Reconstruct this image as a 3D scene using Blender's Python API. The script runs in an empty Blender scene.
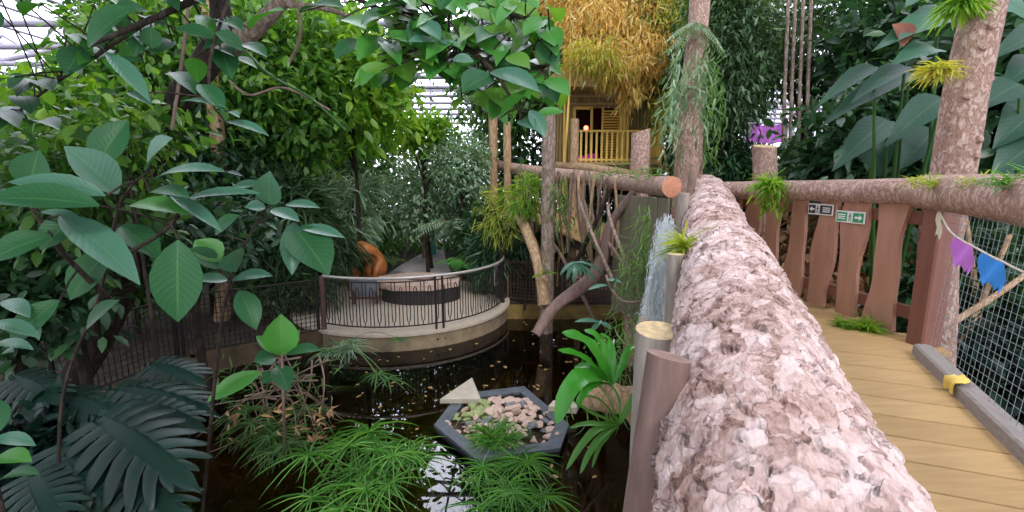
import bpy, math, random
import numpy as np
from mathutils import Vector, Matrix, noise
random.seed(7); rng = np.random.default_rng(7)
scn = bpy.context.scene; COL = scn.collection
PI = math.pi
# ------------------------------------------------------------ camera
F = 469.0; PITCH = math.radians(9.4); CAM = Vector((0, 0, 1.25))
FW = Vector((0, math.cos(PITCH), -math.sin(PITCH))); UP = Vector((0, math.sin(PITCH), math.cos(PITCH)))
cd = bpy.data.cameras.new('camera'); cam = bpy.data.objects.new('camera', cd); COL.objects.link(cam)
cam.location = CAM; cam.rotation_euler = (PI/2 - PITCH, 0, 0)
cd.sensor_width = 36; cd.lens = 36*F/1024; cd.clip_start = .05; cd.clip_end = 300
scn.camera = cam
def ray(px, py): return Vector((1, 0, 0))*((px-512)/F) + UP*((256-py)/F) + FW
def at(px, py, Y):
    d = ray(px, py); return CAM + d*(Y/d.y)
def gz(px, py, z):
    d = ray(px, py); return CAM + d*((z-CAM.z)/d.z)
# ------------------------------------------------------------ helpers
class MB:
    def __init__(s): s.V = []; s.Fc = []; s.n = 0; s.UV = []; s.smooth = []
    def add(s, v, f, sm=True, uv=None):
        v = np.asarray(v, dtype=float).reshape(-1, 3)
        s.V.append(v)
        s.Fc.append([tuple(i+s.n for i in q) for q in f] if not isinstance(f, np.ndarray) else f+s.n)
        s.UV.append(np.zeros((len(v), 2)) if uv is None else np.asarray(uv, dtype=float))
        s.smooth.append((len(f), sm)); s.n += len(v); return s
    def build(s, name, m, parent=None, loc=None):
        me = bpy.data.meshes.new(name)
        V = np.concatenate(s.V); UV = np.concatenate(s.UV)
        if loc is not None: V = V-np.array(loc)
        allq = all(isinstance(f, np.ndarray) for f in s.Fc)
        if allq:
            Fa = np.concatenate(s.Fc); k = Fa.shape[1]
            me.vertices.add(len(V)); me.vertices.foreach_set('co', V.ravel())
            me.loops.add(Fa.size); me.loops.foreach_set('vertex_index', Fa.ravel().astype(np.int32))
            me.polygons.add(len(Fa)); me.polygons.foreach_set('loop_start', np.arange(0, Fa.size, k, dtype=np.int32))
            lv = Fa.ravel()
        else:
            fl = []
            for f in s.Fc: fl += [tuple(int(i) for i in q) for q in f]
            me.from_pydata([tuple(v) for v in V], [], fl)
            lv = np.array([i for q in fl for i in q])
        sm = np.concatenate([np.full(n, b) for n, b in s.smooth])
        me.polygons.foreach_set('use_smooth', sm)
        if np.any(UV):
            ul = me.uv_layers.new(name='UVMap'); ul.data.foreach_set('uv', UV[lv].ravel())
        me.update(calc_edges=True)
        if m is not None: me.materials.append(m)
        o = bpy.data.objects.new(name, me); COL.objects.link(o)
        if loc is not None: o.location = loc
        if parent is not None: o.parent = parent
        return o
def tag(o, label=None, cat=None, group=None, kind=None):
    if label: o['label'] = label
    if cat: o['category'] = cat
    if group: o['group'] = group
    if kind: o['kind'] = kind
    return o
def empty(name, loc, label, cat, group=None, rz=0):
    o = bpy.data.objects.new(name, None); COL.objects.link(o); o.location = loc; o.rotation_euler.z = rz
    o.empty_display_size = .1
    return tag(o, label, cat, group)
def part(mb, name, m, root):
    # parts are modelled in world space: store relative to the (unrotated) root
    return mb.build(name, m, root, None) if root is None else _rel(mb, name, m, root)
def _rel(mb, name, m, root):
    p = root; off = Vector((0, 0, 0))
    while p is not None: off += p.location; p = p.parent
    mb.V = [v-np.array(off) for v in mb.V]
    return mb.build(name, m, root)
def copy_tree(o, parent=None):
    c = o.copy(); COL.objects.link(c); c.parent = parent
    for ch in list(o.children):
        if ch.name != c.name: copy_tree(ch, c)
    return c
def vv(p): return Vector(p)
def tube(mb, pts, rad, seg=8, cap=True, wob=0, uv=True, sm=True, seed=0):
    pts = [vv(p) for p in pts]; n = len(pts)
    if not hasattr(rad, '__len__'): rad = [rad]*n
    rad = np.interp(np.linspace(0, 1, n), np.linspace(0, 1, len(rad)), rad)
    ts = []
    for i in range(n):
        t = pts[min(i+1, n-1)]-pts[max(i-1, 0)]; ts.append(t.normalized() if t.length > 1e-9 else Vector((0, 0, 1)))
    a = Vector((0, 0, 1)) if abs(ts[0].z) < .9 else Vector((1, 0, 0))
    x = ts[0].cross(a).normalized(); V = []; U = []; ln = 0
    for i in range(n):
        if i: ln += (pts[i]-pts[i-1]).length
        x = (x-ts[i]*x.dot(ts[i])).normalized(); y = ts[i].cross(x)
        for k in range(seg):
            an = 2*PI*k/seg
            r = rad[i]
            if wob:
                c = Vector((math.cos(an)*2, math.sin(an)*2, ln*2/max(rad[i]*8, .05)+seed*7.3))
                r *= 1+wob*noise.noise(c)
            V.append(pts[i]+(x*math.cos(an)+y*math.sin(an))*r); U.append((k/seg, ln))
    Fc = [(i*seg+k, i*seg+(k+1) % seg, (i+1)*seg+(k+1) % seg, (i+1)*seg+k) for i in range(n-1) for k in range(seg)]
    mb.add(V, np.array(Fc), sm, U)
    if cap:
        mb.add([V[k] for k in range(seg)], [tuple(range(seg))[::-1]], False)
        mb.add([V[(n-1)*seg+k] for k in range(seg)], [tuple(range(seg))], False)
    return mb
def box(mb, c, s, ax=None, bev=0):
    c = vv(c); s = vv(s)*.5
    if ax is None: ax = (Vector((1, 0, 0)), Vector((0, 1, 0)), Vector((0, 0, 1)))
    V = []
    b = bev
    if b <= 0:
        for z in (-1, 1):
            for (x, y) in ((-1, -1), (1, -1), (1, 1), (-1, 1)):
                V.append(c+ax[0]*x*s.x+ax[1]*y*s.y+ax[2]*z*s.z)
        return mb.add(V, [(3, 2, 1, 0), (4, 5, 6, 7), (0, 1, 5, 4), (1, 2, 6, 5), (2, 3, 7, 6), (3, 0, 4, 7)], False)
    # chamfered box: rings of 8
    rings = []
    for (z, q) in ((-1, b), (-1+b/s.z, 0), (1-b/s.z, 0), (1, b)):
        r = []
        for (x, y, sx, sy) in ((-1, -1, 0, 1), (-1, -1, 1, 0), (1, -1, -1, 0), (1, -1, 0, 1), (1, 1, 0, -1), (1, 1, -1, 0), (-1, 1, 1, 0), (-1, 1, 0, -1)):
            X = x*(s.x-q)+sx*b; Y = y*(s.y-q)+sy*b
            r.append(c+ax[0]*X+ax[1]*Y+ax[2]*z*s.z)
        rings.append(r); V += r
    Fc = [tuple(range(8))[::-1], tuple(range(24, 32))]
    for i in range(3):
        for k in range(8): Fc.append((i*8+k, i*8+(k+1) % 8, i*8+8+(k+1) % 8, i*8+8+k))
    return mb.add(V, Fc, False)
def prism(mb, poly, z0, z1):
    n = len(poly)
    V = [(p[0], p[1], z0) for p in poly]+[(p[0], p[1], z1) for p in poly]
    Fc = [tuple(range(n))[::-1], tuple(range(n, 2*n))]+[(i, (i+1) % n, n+(i+1) % n, n+i) for i in range(n)]
    return mb.add(V, Fc, False)
def curve(a, b, sag=0, n=8, jit=0, side=0):
    a = vv(a); b = vv(b); P = []
    for i in range(n+1):
        t = i/n; p = a.lerp(b, t); p.z -= sag*4*t*(1-t)
        if jit and 0 < i < n: p += Vector((random.uniform(-1, 1), random.uniform(-1, 1), random.uniform(-1, 1)))*jit
        P.append(p)
    return P
def spline(pts, n=6):
    P = [vv(p) for p in pts]; out = []
    for i in range(len(P)-1):
        p0 = P[max(i-1, 0)]; p1 = P[i]; p2 = P[i+1]; p3 = P[min(i+2, len(P)-1)]
        for k in range(n):
            t = k/n
            out.append(.5*((2*p1)+(p2-p0)*t+(2*p0-5*p1+4*p2-p3)*t*t+(3*p1-p0-3*p2+p3)*t*t*t))
    out.append(P[-1]); return out
OVAL = [(0, .04), (.1, .45), (.25, .82), (.42, 1), (.6, .95), (.76, .72), (.89, .36), (1, .02)]
LANCE = [(0, .1), (.15, .6), (.35, 1), (.6, .85), (.8, .5), (1, .03)]
STRAP = [(0, .35), (.2, .8), (.5, 1), (.8, .75), (.93, .4), (1, .04)]
HEART = [(0, .3), (.04, .8), (.12, 1), (.28, .97), (.5, .78), (.7, .5), (.87, .22), (1, .02)]
def ribbon(mb, base, tip, width, up=(0, 0, 1), arch=0, prof=OVAL, fold=.12, wavy=0):
    base = vv(base); tip = vv(tip); up = vv(up).normalized(); L = (tip-base).length
    d = (tip-base)/L; nrm = (up-d*up.dot(d))
    nrm = nrm.normalized() if nrm.length > .05 else Vector((0, -1, 0))
    side = d.cross(nrm).normalized(); V = []; U = []; n = len(prof)
    for i, (t, w) in enumerate(prof):
        c = base.lerp(tip, t)+nrm*(arch*L*4*t*(1-t))
        for s in (-1, -.5, 0, .5, 1):
            z = fold*width*abs(s)**1.5*w + (wavy*width*math.sin(t*17+s*3)*abs(s) if wavy else 0)
            V.append(c+side*(s*w*width*.5)+nrm*z); U.append((.5+s*.5, t+.001))
    Fc = [(i*5+k, i*5+k+1, i*5+k+6, i*5+k+5) for i in range(n-1) for k in range(4)]
    mb.add(V, np.array(Fc), True, U); return mb
# leaf scatter ------------------------------------------------
def template(prof, droop=.25, fold=.15):
    V = []; n = len(prof)
    for t, w in prof:
        z = -droop*t*t
        V += [(-w*.5, t, z+fold*w*.3), (0, t, z), (w*.5, t, z+fold*w*.3)]
    Fc = [(i*3+k, i*3+k+1, i*3+k+4, i*3+k+3) for i in range(n-1) for k in range(2)]
    return np.array(V), np.array(Fc)
T_OVAL = template([(0, .08), (.3, .9), (.65, .85), (1, .05)])
T_LANCE = template([(0, .15), (.35, 1), (1, .04)], .3)
T_STRAP = template([(0, .5), (.3, 1), (.6, .9), (.85, .6), (1, .05)], .7)
T_BROAD = template([(0, .1), (.2, .8), (.45, 1), (.75, .7), (1, .04)], .2)
def unit(a): return a/np.maximum(np.linalg.norm(a, axis=1, keepdims=True), 1e-6)
def scatter(mb, T, P, D, N, L, W):
    tv, tf = T; n = len(P)
    D = unit(D); X = unit(np.cross(D, N)); Z = np.cross(X, D)
    L = np.asarray(L).reshape(-1, 1, 1)*np.ones((n, 1, 1)); W = np.asarray(W).reshape(-1, 1, 1)*np.ones((n, 1, 1))
    V = P[:, None]+X[:, None]*tv[None, :, 0:1]*W+D[:, None]*tv[None, :, 1:2]*L+Z[:, None]*tv[None, :, 2:3]*L
    Fc = (tf[None]+np.arange(n)[:, None, None]*len(tv)).reshape(-1, 4)
    mb.add(V.reshape(-1, 3), Fc, True); return mb
def crown(mb, c, r, ncl, per, L, asp, T=T_OVAL, spread=.35, droop=.2, outw=.8, shell=.55, rg=None, jl=.35):
    rg = rg or rng; c = np.array(c); r = np.array(r)
    u = unit(rg.normal(size=(ncl, 3))); rad = shell+(1-shell)*rg.random((ncl, 1))**.7
    C = c+u*rad*r
    P = np.repeat(C, per, 0)+rg.normal(size=(ncl*per, 3))*spread*np.array([1, 1, .7])
    n = len(P)
    D = np.repeat(u, per, 0)*outw+rg.normal(size=(n, 3))*.7+np.array([0, 0, -droop])
    N = np.array([0, 0, 1.])+rg.normal(size=(n, 3))*.5
    Ls = L*(1-jl+2*jl*rg.random(n))
    scatter(mb, T, P, D, N, Ls, Ls*asp); return C
# ------------------------------------------------------------ materials
def newmat(name):
    m = bpy.data.materials.new(name); m.use_nodes = True; nt = m.node_tree
    return m, nt, nt.nodes['Principled BSDF'], nt.nodes['Material Output']
def nd(nt, t, **k):
    n = nt.nodes.new(t)
    for a, b in k.items():
        if a in n.inputs.keys() if hasattr(n.inputs, 'keys') else False: n.inputs[a].default_value = b
        else: setattr(n, a, b)
    return n
def ramp(nt, stops, fac):
    r = nt.nodes.new('ShaderNodeValToRGB'); e = r.color_ramp.elements
    while len(e) < len(stops): e.new(.5)
    for q, (p, c) in zip(e, stops): q.position = p; q.color = (*c, 1)
    nt.links.new(fac, r.inputs[0]); return r.outputs[0]
def coords(nt, scale=(1, 1, 1), kind='Object'):
    tc = nt.nodes.new('ShaderNodeTexCoord'); mp = nt.nodes.new('ShaderNodeMapping'); mp.inputs['Scale'].default_value = scale
    nt.links.new(tc.outputs[kind], mp.inputs[0]); return mp.outputs[0]
def tex(nt, kind, vec, scale, **k):
    t = nt.nodes.new('ShaderNodeTex'+kind); nt.links.new(vec, t.inputs['Vector']); t.inputs['Scale'].default_value = scale
    for a, b in k.items():
        if a in ('feature', 'distance'): setattr(t, a, b)
        else: t.inputs[a].default_value = b
    return t
def bump(nt, h, bs, strength=.5, dist=.02, normal=None):
    b = nt.nodes.new('ShaderNodeBump'); b.inputs['Strength'].default_value = strength; b.inputs['Distance'].default_value = dist
    nt.links.new(h, b.inputs['Height']); nt.links.new(b.outputs[0], bs.inputs['Normal'])
def mixc(nt, fac, a, b, mode='MIX'):
    m = nt.nodes.new('ShaderNodeMix'); m.data_type = 'RGBA'; m.blend_type = mode
    for s, v in ((m.inputs[0], fac), (m.inputs[6], a), (m.inputs[7], b)):
        if isinstance(v, (int, float)): s.default_value = v
        elif isinstance(v, tuple): s.default_value = (*v, 1)
        else: nt.links.new(v, s)
    return m.outputs[2]
def leafmat(name, stops, rough=.42, trans=.35, spec=.5, veins=False, tcol=None):
    m, nt, bs, out = newmat(name)
    g = nt.nodes.new('ShaderNodeNewGeometry')
    stops = [tuple(max(.002, (x-sum(c)/3)*1.06+sum(c)/3)*1.08 for x in c) for c in stops]
    n_ = len(stops)
    col = ramp(nt, [(i/max(n_-1, 1), c) for i, c in enumerate(stops)], g.outputs['Random Per Island'])
    if veins:
        uv = nt.nodes.new('ShaderNodeUVMap'); sp = nt.nodes.new('ShaderNodeSeparateXYZ'); nt.links.new(uv.outputs[0], sp.inputs[0])
        a = nt.nodes.new('ShaderNodeMath'); a.operation = 'SUBTRACT'; nt.links.new(sp.outputs[0], a.inputs[0]); a.inputs[1].default_value = .5
        b = nt.nodes.new('ShaderNodeMath'); b.operation = 'ABSOLUTE'; nt.links.new(a.outputs[0], b.inputs[0])
        mid = nt.nodes.new('ShaderNodeMapRange'); nt.links.new(b.outputs[0], mid.inputs[0]); mid.inputs[1].default_value = .0; mid.inputs[2].default_value = .035; mid.inputs[3].default_value = 1; mid.inputs[4].default_value = 0
        # side veins run forward from the midrib
        c = nt.nodes.new('ShaderNodeMath'); c.operation = 'MULTIPLY_ADD'; nt.links.new(b.outputs[0], c.inputs[0]); c.inputs[1].default_value = -.45; nt.links.new(sp.outputs[1], c.inputs[2])
        d = nt.nodes.new('ShaderNodeMath'); d.operation = 'MULTIPLY'; nt.links.new(c.outputs[0], d.inputs[0]); d.inputs[1].default_value = 75.
        e = nt.nodes.new('ShaderNodeMath'); e.operation = 'SINE'; nt.links.new(d.outputs[0], e.inputs[0])
        f = nt.nodes.new('ShaderNodeMapRange'); nt.links.new(e.outputs[0], f.inputs[0]); f.inputs[1].default_value = .8; f.inputs[2].default_value = 1; f.inputs[4].default_value = .35
        mx = nt.nodes.new('ShaderNodeMath'); mx.operation = 'MAXIMUM'; nt.links.new(mid.outputs[0], mx.inputs[0]); nt.links.new(f.outputs[0], mx.inputs[1])
        col = mixc(nt, math_(nt, 'MULTIPLY', mx.outputs[0], .22), col, (.22, .4, .12))
        bump(nt, e.outputs[0], bs, .12, .002)
    nt.links.new(col, bs.inputs['Base Color']); bs.inputs['Roughness'].default_value = rough
    bs.inputs['Specular IOR Level'].default_value = spec
    tr = nt.nodes.new('ShaderNodeBsdfTranslucent'); mx = nt.nodes.new('ShaderNodeMixShader'); mx.inputs[0].default_value = trans
    tc = mixc(nt, 1.0, col, tcol or (1.6, 1.5, .6), 'MULTIPLY')
    nt.links.new(tc, tr.inputs[0]); nt.links.new(bs.outputs[0], mx.inputs[1]); nt.links.new(tr.outputs[0], mx.inputs[2])
    nt.links.new(mx.outputs[0], out.inputs[0]); return m
def math_(nt, op, a, b=None, c=None):
    q = nt.nodes.new('ShaderNodeMath'); q.operation = op
    for i, x in enumerate((a, b, c)):
        if x is None: continue
        if isinstance(x, (int, float)): q.inputs[i].default_value = x
        else: nt.links.new(x, q.inputs[i])
    return q.outputs[0]
def terrace(nt, n, k):      # flaking layers: contour steps of a noise field
    a = math_(nt, 'MULTIPLY', n, k); f = math_(nt, 'FRACT', a); st = math_(nt, 'SUBTRACT', a, f)
    e = nt.nodes.new('ShaderNodeMapRange'); nt.links.new(f, e.inputs[0]); e.inputs[1].default_value = .75
    return math_(nt, 'DIVIDE', math_(nt, 'ADD', st, math_(nt, 'MULTIPLY_ADD', f, .25, math_(nt, 'MULTIPLY', e.outputs[0], .75))), k), st
def bark(name, c0, c1, c2, scale=(14, 14, 4), dist=.02, rough=.9):
    m, nt, bs, out = newmat(name); v = coords(nt, scale)
    n1 = tex(nt, 'Noise', v, .9, Detail=6, Roughness=.6, Distortion=.4); n2 = tex(nt, 'Noise', v, 3.0, Detail=5, Roughness=.7)
    t, st = terrace(nt, n1.outputs[0], 9.0)
    h = math_(nt, 'MULTIPLY_ADD', n2.outputs[0], .25, t)
    wn = nt.nodes.new('ShaderNodeTexWhiteNoise'); wn.noise_dimensions = '1D'; nt.links.new(st, wn.inputs['W'])
    col = ramp(nt, [(.25, c0), (.5, c1), (.8, c2)], math_(nt, 'MULTIPLY_ADD', n2.outputs[0], .55, math_(nt, 'MULTIPLY_ADD', wn.outputs[0], .3, math_(nt, 'MULTIPLY', n1.outputs[0], .3))))
    n3 = tex(nt, 'Noise', coords(nt), 2.5, Detail=3)
    col = mixc(nt, math_(nt, 'MULTIPLY', n3.outputs[0], .6), col, mixc(nt, .5, col, c0))
    nt.links.new(col, bs.inputs['Base Color']); bs.inputs['Roughness'].default_value = rough; bs.inputs['Specular IOR Level'].default_value = .25
    bump(nt, h, bs, 1.0, dist*3); return m
def plain(name, c, rough=.6, metal=0, nscale=0, amt=.3, bmp=0, stretch=(1, 1, 1)):
    m, nt, bs, out = newmat(name); bs.inputs['Roughness'].default_value = rough; bs.inputs['Metallic'].default_value = metal
    if nscale:
        n1 = tex(nt, 'Noise', coords(nt, stretch), nscale, Detail=6, Roughness=.6)
        col = ramp(nt, [(.3, tuple(x*(1-amt) for x in c)), (.7, tuple(min(1, x*(1+amt)) for x in c))], n1.outputs[0])
        nt.links.new(col, bs.inputs['Base Color'])
        if bmp: bump(nt, n1.outputs[0], bs, .6, bmp)
    else: bs.inputs['Base Color'].default_value = (*c, 1)
    return m
def planks(name, ca, cb, rough=.7, grain=(2, 40, 40)):
    m, nt, bs, out = newmat(name); g = nt.nodes.new('ShaderNodeNewGeometry')
    n1 = tex(nt, 'Noise', coords(nt, grain), 1.0, Detail=8, Roughness=.6)
    n2 = tex(nt, 'Noise', coords(nt), 5.0, Detail=3)
    a = mixc(nt, g.outputs['Random Per Island'], ca, cb); b = mixc(nt, .4, a, (ca[0]*.4, ca[1]*.38, ca[2]*.35))
    col = mixc(nt, ramp(nt, [(.4, (0, 0, 0)), (.7, (1, 1, 1))], n1.outputs[0]), a, b)
    col = mixc(nt, n2.outputs[0], col, mixc(nt, .35, col, cb))
    nt.links.new(col, bs.inputs['Base Color']); bs.inputs['Roughness'].default_value = rough; bump(nt, n1.outputs[0], bs, .4, .004); return m
M = {}
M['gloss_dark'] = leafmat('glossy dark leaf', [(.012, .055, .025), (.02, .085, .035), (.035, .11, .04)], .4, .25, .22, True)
M['gloss_pale'] = leafmat('bluish pale leaf', [(.04, .12, .08), (.065, .16, .105)], .32, .2, .5, True)
M['gloss_bright'] = leafmat('bright leaf', [(.03, .13, .03), (.05, .2, .035), (.08, .26, .05)], .38, .35, .5, True)
M['nest'] = leafmat('nest fern leaf', [(.03, .2, .02), (.06, .28, .03)], .3, .35, .6, False)
M['mid2'] = leafmat('fresh mid green leaf', [(.02, .07, .015), (.05, .15, .025), (.11, .25, .04), (.2, .35, .08)], .4, .42)
M['lime'] = leafmat('lime leaf', [(.07, .19, .02), (.14, .3, .03), (.26, .4, .06)], .45, .5)
M['mid'] = leafmat('mid green leaf', [(.025, .08, .02), (.05, .14, .03), (.1, .2, .05)], .4, .38)
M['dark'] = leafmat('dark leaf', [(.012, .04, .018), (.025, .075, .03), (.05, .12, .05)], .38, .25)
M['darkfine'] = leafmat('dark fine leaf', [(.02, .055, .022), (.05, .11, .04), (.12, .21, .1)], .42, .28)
M['silver'] = leafmat('silvery leaf', [(.1, .2, .11), (.2, .32, .2), (.38, .48, .38)], .4, .3)
M['bamboo_dry'] = leafmat('dry bamboo leaf', [(.5, .34, .1), (.66, .44, .13), (.74, .56, .22), (.5, .48, .16), (.72, .42, .1), (.7, .6, .3)], .6, .35, .3, False, (1.1, 1.05, .8))
M['bamboo_green'] = leafmat('yellow green bamboo leaf', [(.25, .32, .05), (.4, .42, .08), (.55, .5, .12)], .5, .4)
M['yg'] = leafmat('yellow green blade', [(.1, .2, .03), (.3, .38, .06), (.5, .5, .12)], .5, .4)
M['grass'] = leafmat('sedge blade', [(.04, .14, .025), (.08, .24, .04), (.15, .34, .07)], .4, .35)
M['moss_green'] = leafmat('hanging green strand', [(.05, .13, .04), (.12, .24, .07), (.2, .32, .12)], .6, .35)
M['spanish'] = leafmat('silver grey strand', [(.45, .52, .54), (.6, .66, .68), (.75, .8, .8)], .8, .2, .2, False, (1, 1, 1))
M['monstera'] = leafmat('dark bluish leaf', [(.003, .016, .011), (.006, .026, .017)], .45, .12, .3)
M['giant'] = leafmat('giant bluish leaf', [(.012, .045, .03), (.02, .065, .042), (.035, .09, .055)], .42, .2, .35, True)
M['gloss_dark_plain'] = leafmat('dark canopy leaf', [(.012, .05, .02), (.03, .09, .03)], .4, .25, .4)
M['lime2'] = leafmat('light green frond', [(.05, .17, .03), (.09, .24, .04)], .4, .35)
M['brown_leaf'] = leafmat('fallen leaf', [(.4, .28, .08), (.55, .45, .15), (.3, .15, .07), (.6, .55, .4)], .6, .2, .3, False, (1, 1, 1))
M['dry_debris'] = leafmat('dry litter', [(.2, .1, .05), (.4, .24, .12), (.5, .34, .2)], .7, .2, .3, False, (1, 1, 1))
M['bark_pink'] = bark('pinkish bark', (.17, .085, .06), (.5, .33, .26), (.8, .64, .56), (24, 24, 13), .02)
M['bark_grey'] = bark('grey bark', (.1, .07, .05), (.28, .21, .16), (.5, .42, .36), (12, 12, 4), .015)
M['bark_dark'] = bark('dark bark', (.012, .009, .007), (.035, .025, .018), (.08, .06, .045), (10, 10, 3), .02)
M['bark_tan'] = bark('tan bark', (.2, .12, .06), (.42, .28, .16), (.6, .45, .3), (10, 10, 3), .01)
M['smooth_pole'] = plain('weathered pole', (.19, .12, .1), .65, 0, 3, .35, .004, (6, 6, 1))
M['grey_pole'] = plain('grey pole', (.3, .26, .22), .7, 0, 4, .3, .003, (6, 6, 1))
M['cut'] = plain('sawn wood', (.5, .38, .2), .8, 0, 30, .3, .003)
M['cut_dim'] = plain('weathered cut', (.24, .15, .11), .75, 0, 18, .35, .002)
M['cut_red'] = plain('reddish sawn end', (.55, .25, .15), .7, 0, 20, .2)
M['stick'] = plain('grey stick', (.22, .15, .11), .8, 0, 8, .4, .003)
M['deck'] = planks('deck boards', (.5, .33, .14), (.42, .27, .11), .7, (3, 30, 30))
M['kerb'] = plain('grey timber', (.25, .22, .2), .75, 0, 8, .2, .003, (8, 1, 8))
M['picket'] = planks('reddish picket', (.38, .18, .115), (.46, .25, .17), .65, (12, 12, 2))
M['post_red'] = planks('dark red post', (.17, .065, .045), (.21, .085, .06), .5, (20, 20, 2))
M['plank_grey'] = planks('greenish grey plank', (.13, .12, .07), (.2, .17, .12), .8, (18, 18, 2))
M['steel_dark'] = plain('dark metal', (.03, .025, .022), .45, .5)
M['rail_top'] = plain('pale rail paint', (.5, .46, .42), .35, .3)
M['rust'] = plain('brown post paint', (.13, .07, .06), .5, .2, 10, .3)
M['wet_dark'] = plain('dark stained wall', (.09, .06, .03), .7, 0, 4, .5, .01)
M['concrete'] = plain('pond concrete', (.24, .18, .11), .85, 0, 3, .35, .01)
M['slab_top'] = plain('beige paving', (.5, .42, .33), .8, 0, 12, .12, .002)
M['path'] = plain('grey path', (.36, .33, .33), .85, 0, 6, .2)
M['wet_bank'] = plain('algae stained wall', (.2, .13, .03), .7, 0, 4, .5, .01)
M['frame_grey'] = plain('slate blue rim', (.07, .085, .1), .55, 0, 9, .35, .002)
M['frame_dark'] = plain('dark liner', (.008, .009, .012), .5)
M['stone_pink'] = plain('pinkish stone', (.5, .36, .29), .8, 0, 10, .25, .006)
M['stone_tan'] = plain('tan stone', (.42, .34, .22), .8, 0, 9, .3, .006)
M['stone_green'] = plain('mossy stone', (.25, .3, .12), .85, 0, 9, .35, .006)
M['stone_grey'] = plain('grey stone', (.16, .16, .17), .8, 0, 9, .3, .006)
M['stone_pale'] = plain('pale stone', (.48, .43, .33), .85, 0, 7, .12, .003)
M['wire'] = plain('galvanised wire', (.35, .4, .42), .4, .6)
M['rope'] = plain('pale rope', (.6, .55, .45), .8, 0, 60, .2, .001)
M['white'] = plain('white plastic', (.8, .8, .78), .4)
M['black'] = plain('near black print', (.02, .025, .04), .4)
M['green_sign'] = plain('green print', (.03, .3, .14), .4)
M['bam_wall'] = planks('split bamboo', (.3, .22, .1), (.48, .34, .13), .6, (60, 60, 3))
M['bam_yellow'] = planks('yellow bamboo', (.78, .5, .08), (.85, .6, .15), .5, (40, 40, 3))
M['inside'] = plain('dark maroon interior', (.05, .012, .015), .8)
M['magenta'] = plain('magenta cloth', (.7, .03, .4), .6)
M['roof_steel'] = plain('violet grey steel', (.35, .33, .42), .5, 0)
M['wicker'] = plain('black woven willow', (.03, .025, .025), .7, 0, 60, .6, .01, (1, 1, 5))
M['orange_wood'] = plain('varnished orange wood', (.38, .13, .035), .4, 0, 5, .6, .02)
M['board_blue'] = plain('grey blue board', (.2, .23, .27), .5, 0, 6, .15)
M['teal'] = plain('teal panel', (.05, .35, .3), .5)
M['pinkviolet'] = plain('pink violet cloth', (.62, .2, .72), .7, 0, 4, .3)
M['yellowcloth'] = plain('yellow cloth', (.75, .55, .12), .8, 0, 20, .12)
def soil():
    m, nt, bs, out = newmat('leaf litter soil'); v = coords(nt)
    n1 = tex(nt, 'Noise', v, 2.0, Detail=10, Roughness=.7); n2 = tex(nt, 'Voronoi', v, 14.0)
    c = ramp(nt, [(.35, (.02, .014, .008)), (.55, (.05, .035, .018)), (.75, (.09, .07, .03))], n1.outputs[0])
    nt.links.new(c, bs.inputs['Base Color']); bs.inputs['Roughness'].default_value = .95; bump(nt, n2.outputs[0], bs, .8, .03); return m
M['soil'] = soil()
def emit(name, c, s):
    m, nt, bs, out = newmat(name); bs.inputs['Emission Color'].default_value = (*c, 1); bs.inputs['Emission Strength'].default_value = s
    bs.inputs['Base Color'].default_value = (*c, 1); return m
M['lamp_red'] = emit('red lamp', (1, .08, .05), 12)
def watermat():
    m, nt, bs, out = newmat('dark pond water'); nt.nodes.remove(bs)
    n1 = tex(nt, 'Noise', coords(nt), 1.6, Detail=2)
    b = nt.nodes.new('ShaderNodeBump'); b.inputs['Strength'].default_value = .02; b.inputs['Distance'].default_value = .05; nt.links.new(n1.outputs[0], b.inputs['Height'])
    gl = nt.nodes.new('ShaderNodeBsdfGlossy'); gl.inputs['Roughness'].default_value = .015; gl.inputs['Color'].default_value = (1, 1, 1, 1); nt.links.new(b.outputs[0], gl.inputs['Normal'])
    tr = nt.nodes.new('ShaderNodeBsdfTransparent'); tr.inputs[0].default_value = (.33, .24, .1, 1)
    fr = nt.nodes.new('ShaderNodeFresnel'); fr.inputs['IOR'].default_value = 1.45; nt.links.new(b.outputs[0], fr.inputs['Normal'])
    mx = nt.nodes.new('ShaderNodeMixShader'); nt.links.new(fr.outputs[0], mx.inputs[0]); nt.links.new(tr.outputs[0], mx.inputs[1]); nt.links.new(gl.outputs[0], mx.inputs[2])
    nt.links.new(mx.outputs[0], out.inputs[0]); return m
M['water'] = watermat()
def glassmat():
    m, nt, bs, out = newmat('roof glass'); nt.nodes.remove(bs)
    gl = nt.nodes.new('ShaderNodeBsdfGlossy'); gl.inputs['Roughness'].default_value = .1
    tr = nt.nodes.new('ShaderNodeBsdfTransparent'); tr.inputs[0].default_value = (.93, .93, .97, 1)
    mx = nt.nodes.new('ShaderNodeMixShader'); mx.inputs[0].default_value = .05
    nt.links.new(tr.outputs[0], mx.inputs[1]); nt.links.new(gl.outputs[0], mx.inputs[2]); nt.links.new(mx.outputs[0], out.inputs[0]); return m
M['glass'] = glassmat()
def vmath(nt, op, a, b=None):
    q = nt.nodes.new('ShaderNodeVectorMath'); q.operation = op
    for i, x in enumerate((a, b)):
        if x is None: continue
        if isinstance(x, tuple): q.inputs[i].default_value = x
        else: nt.links.new(x, q.inputs[i])
    return q.outputs['Value'] if op == 'DOT_PRODUCT' else q.outputs[0]
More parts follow.
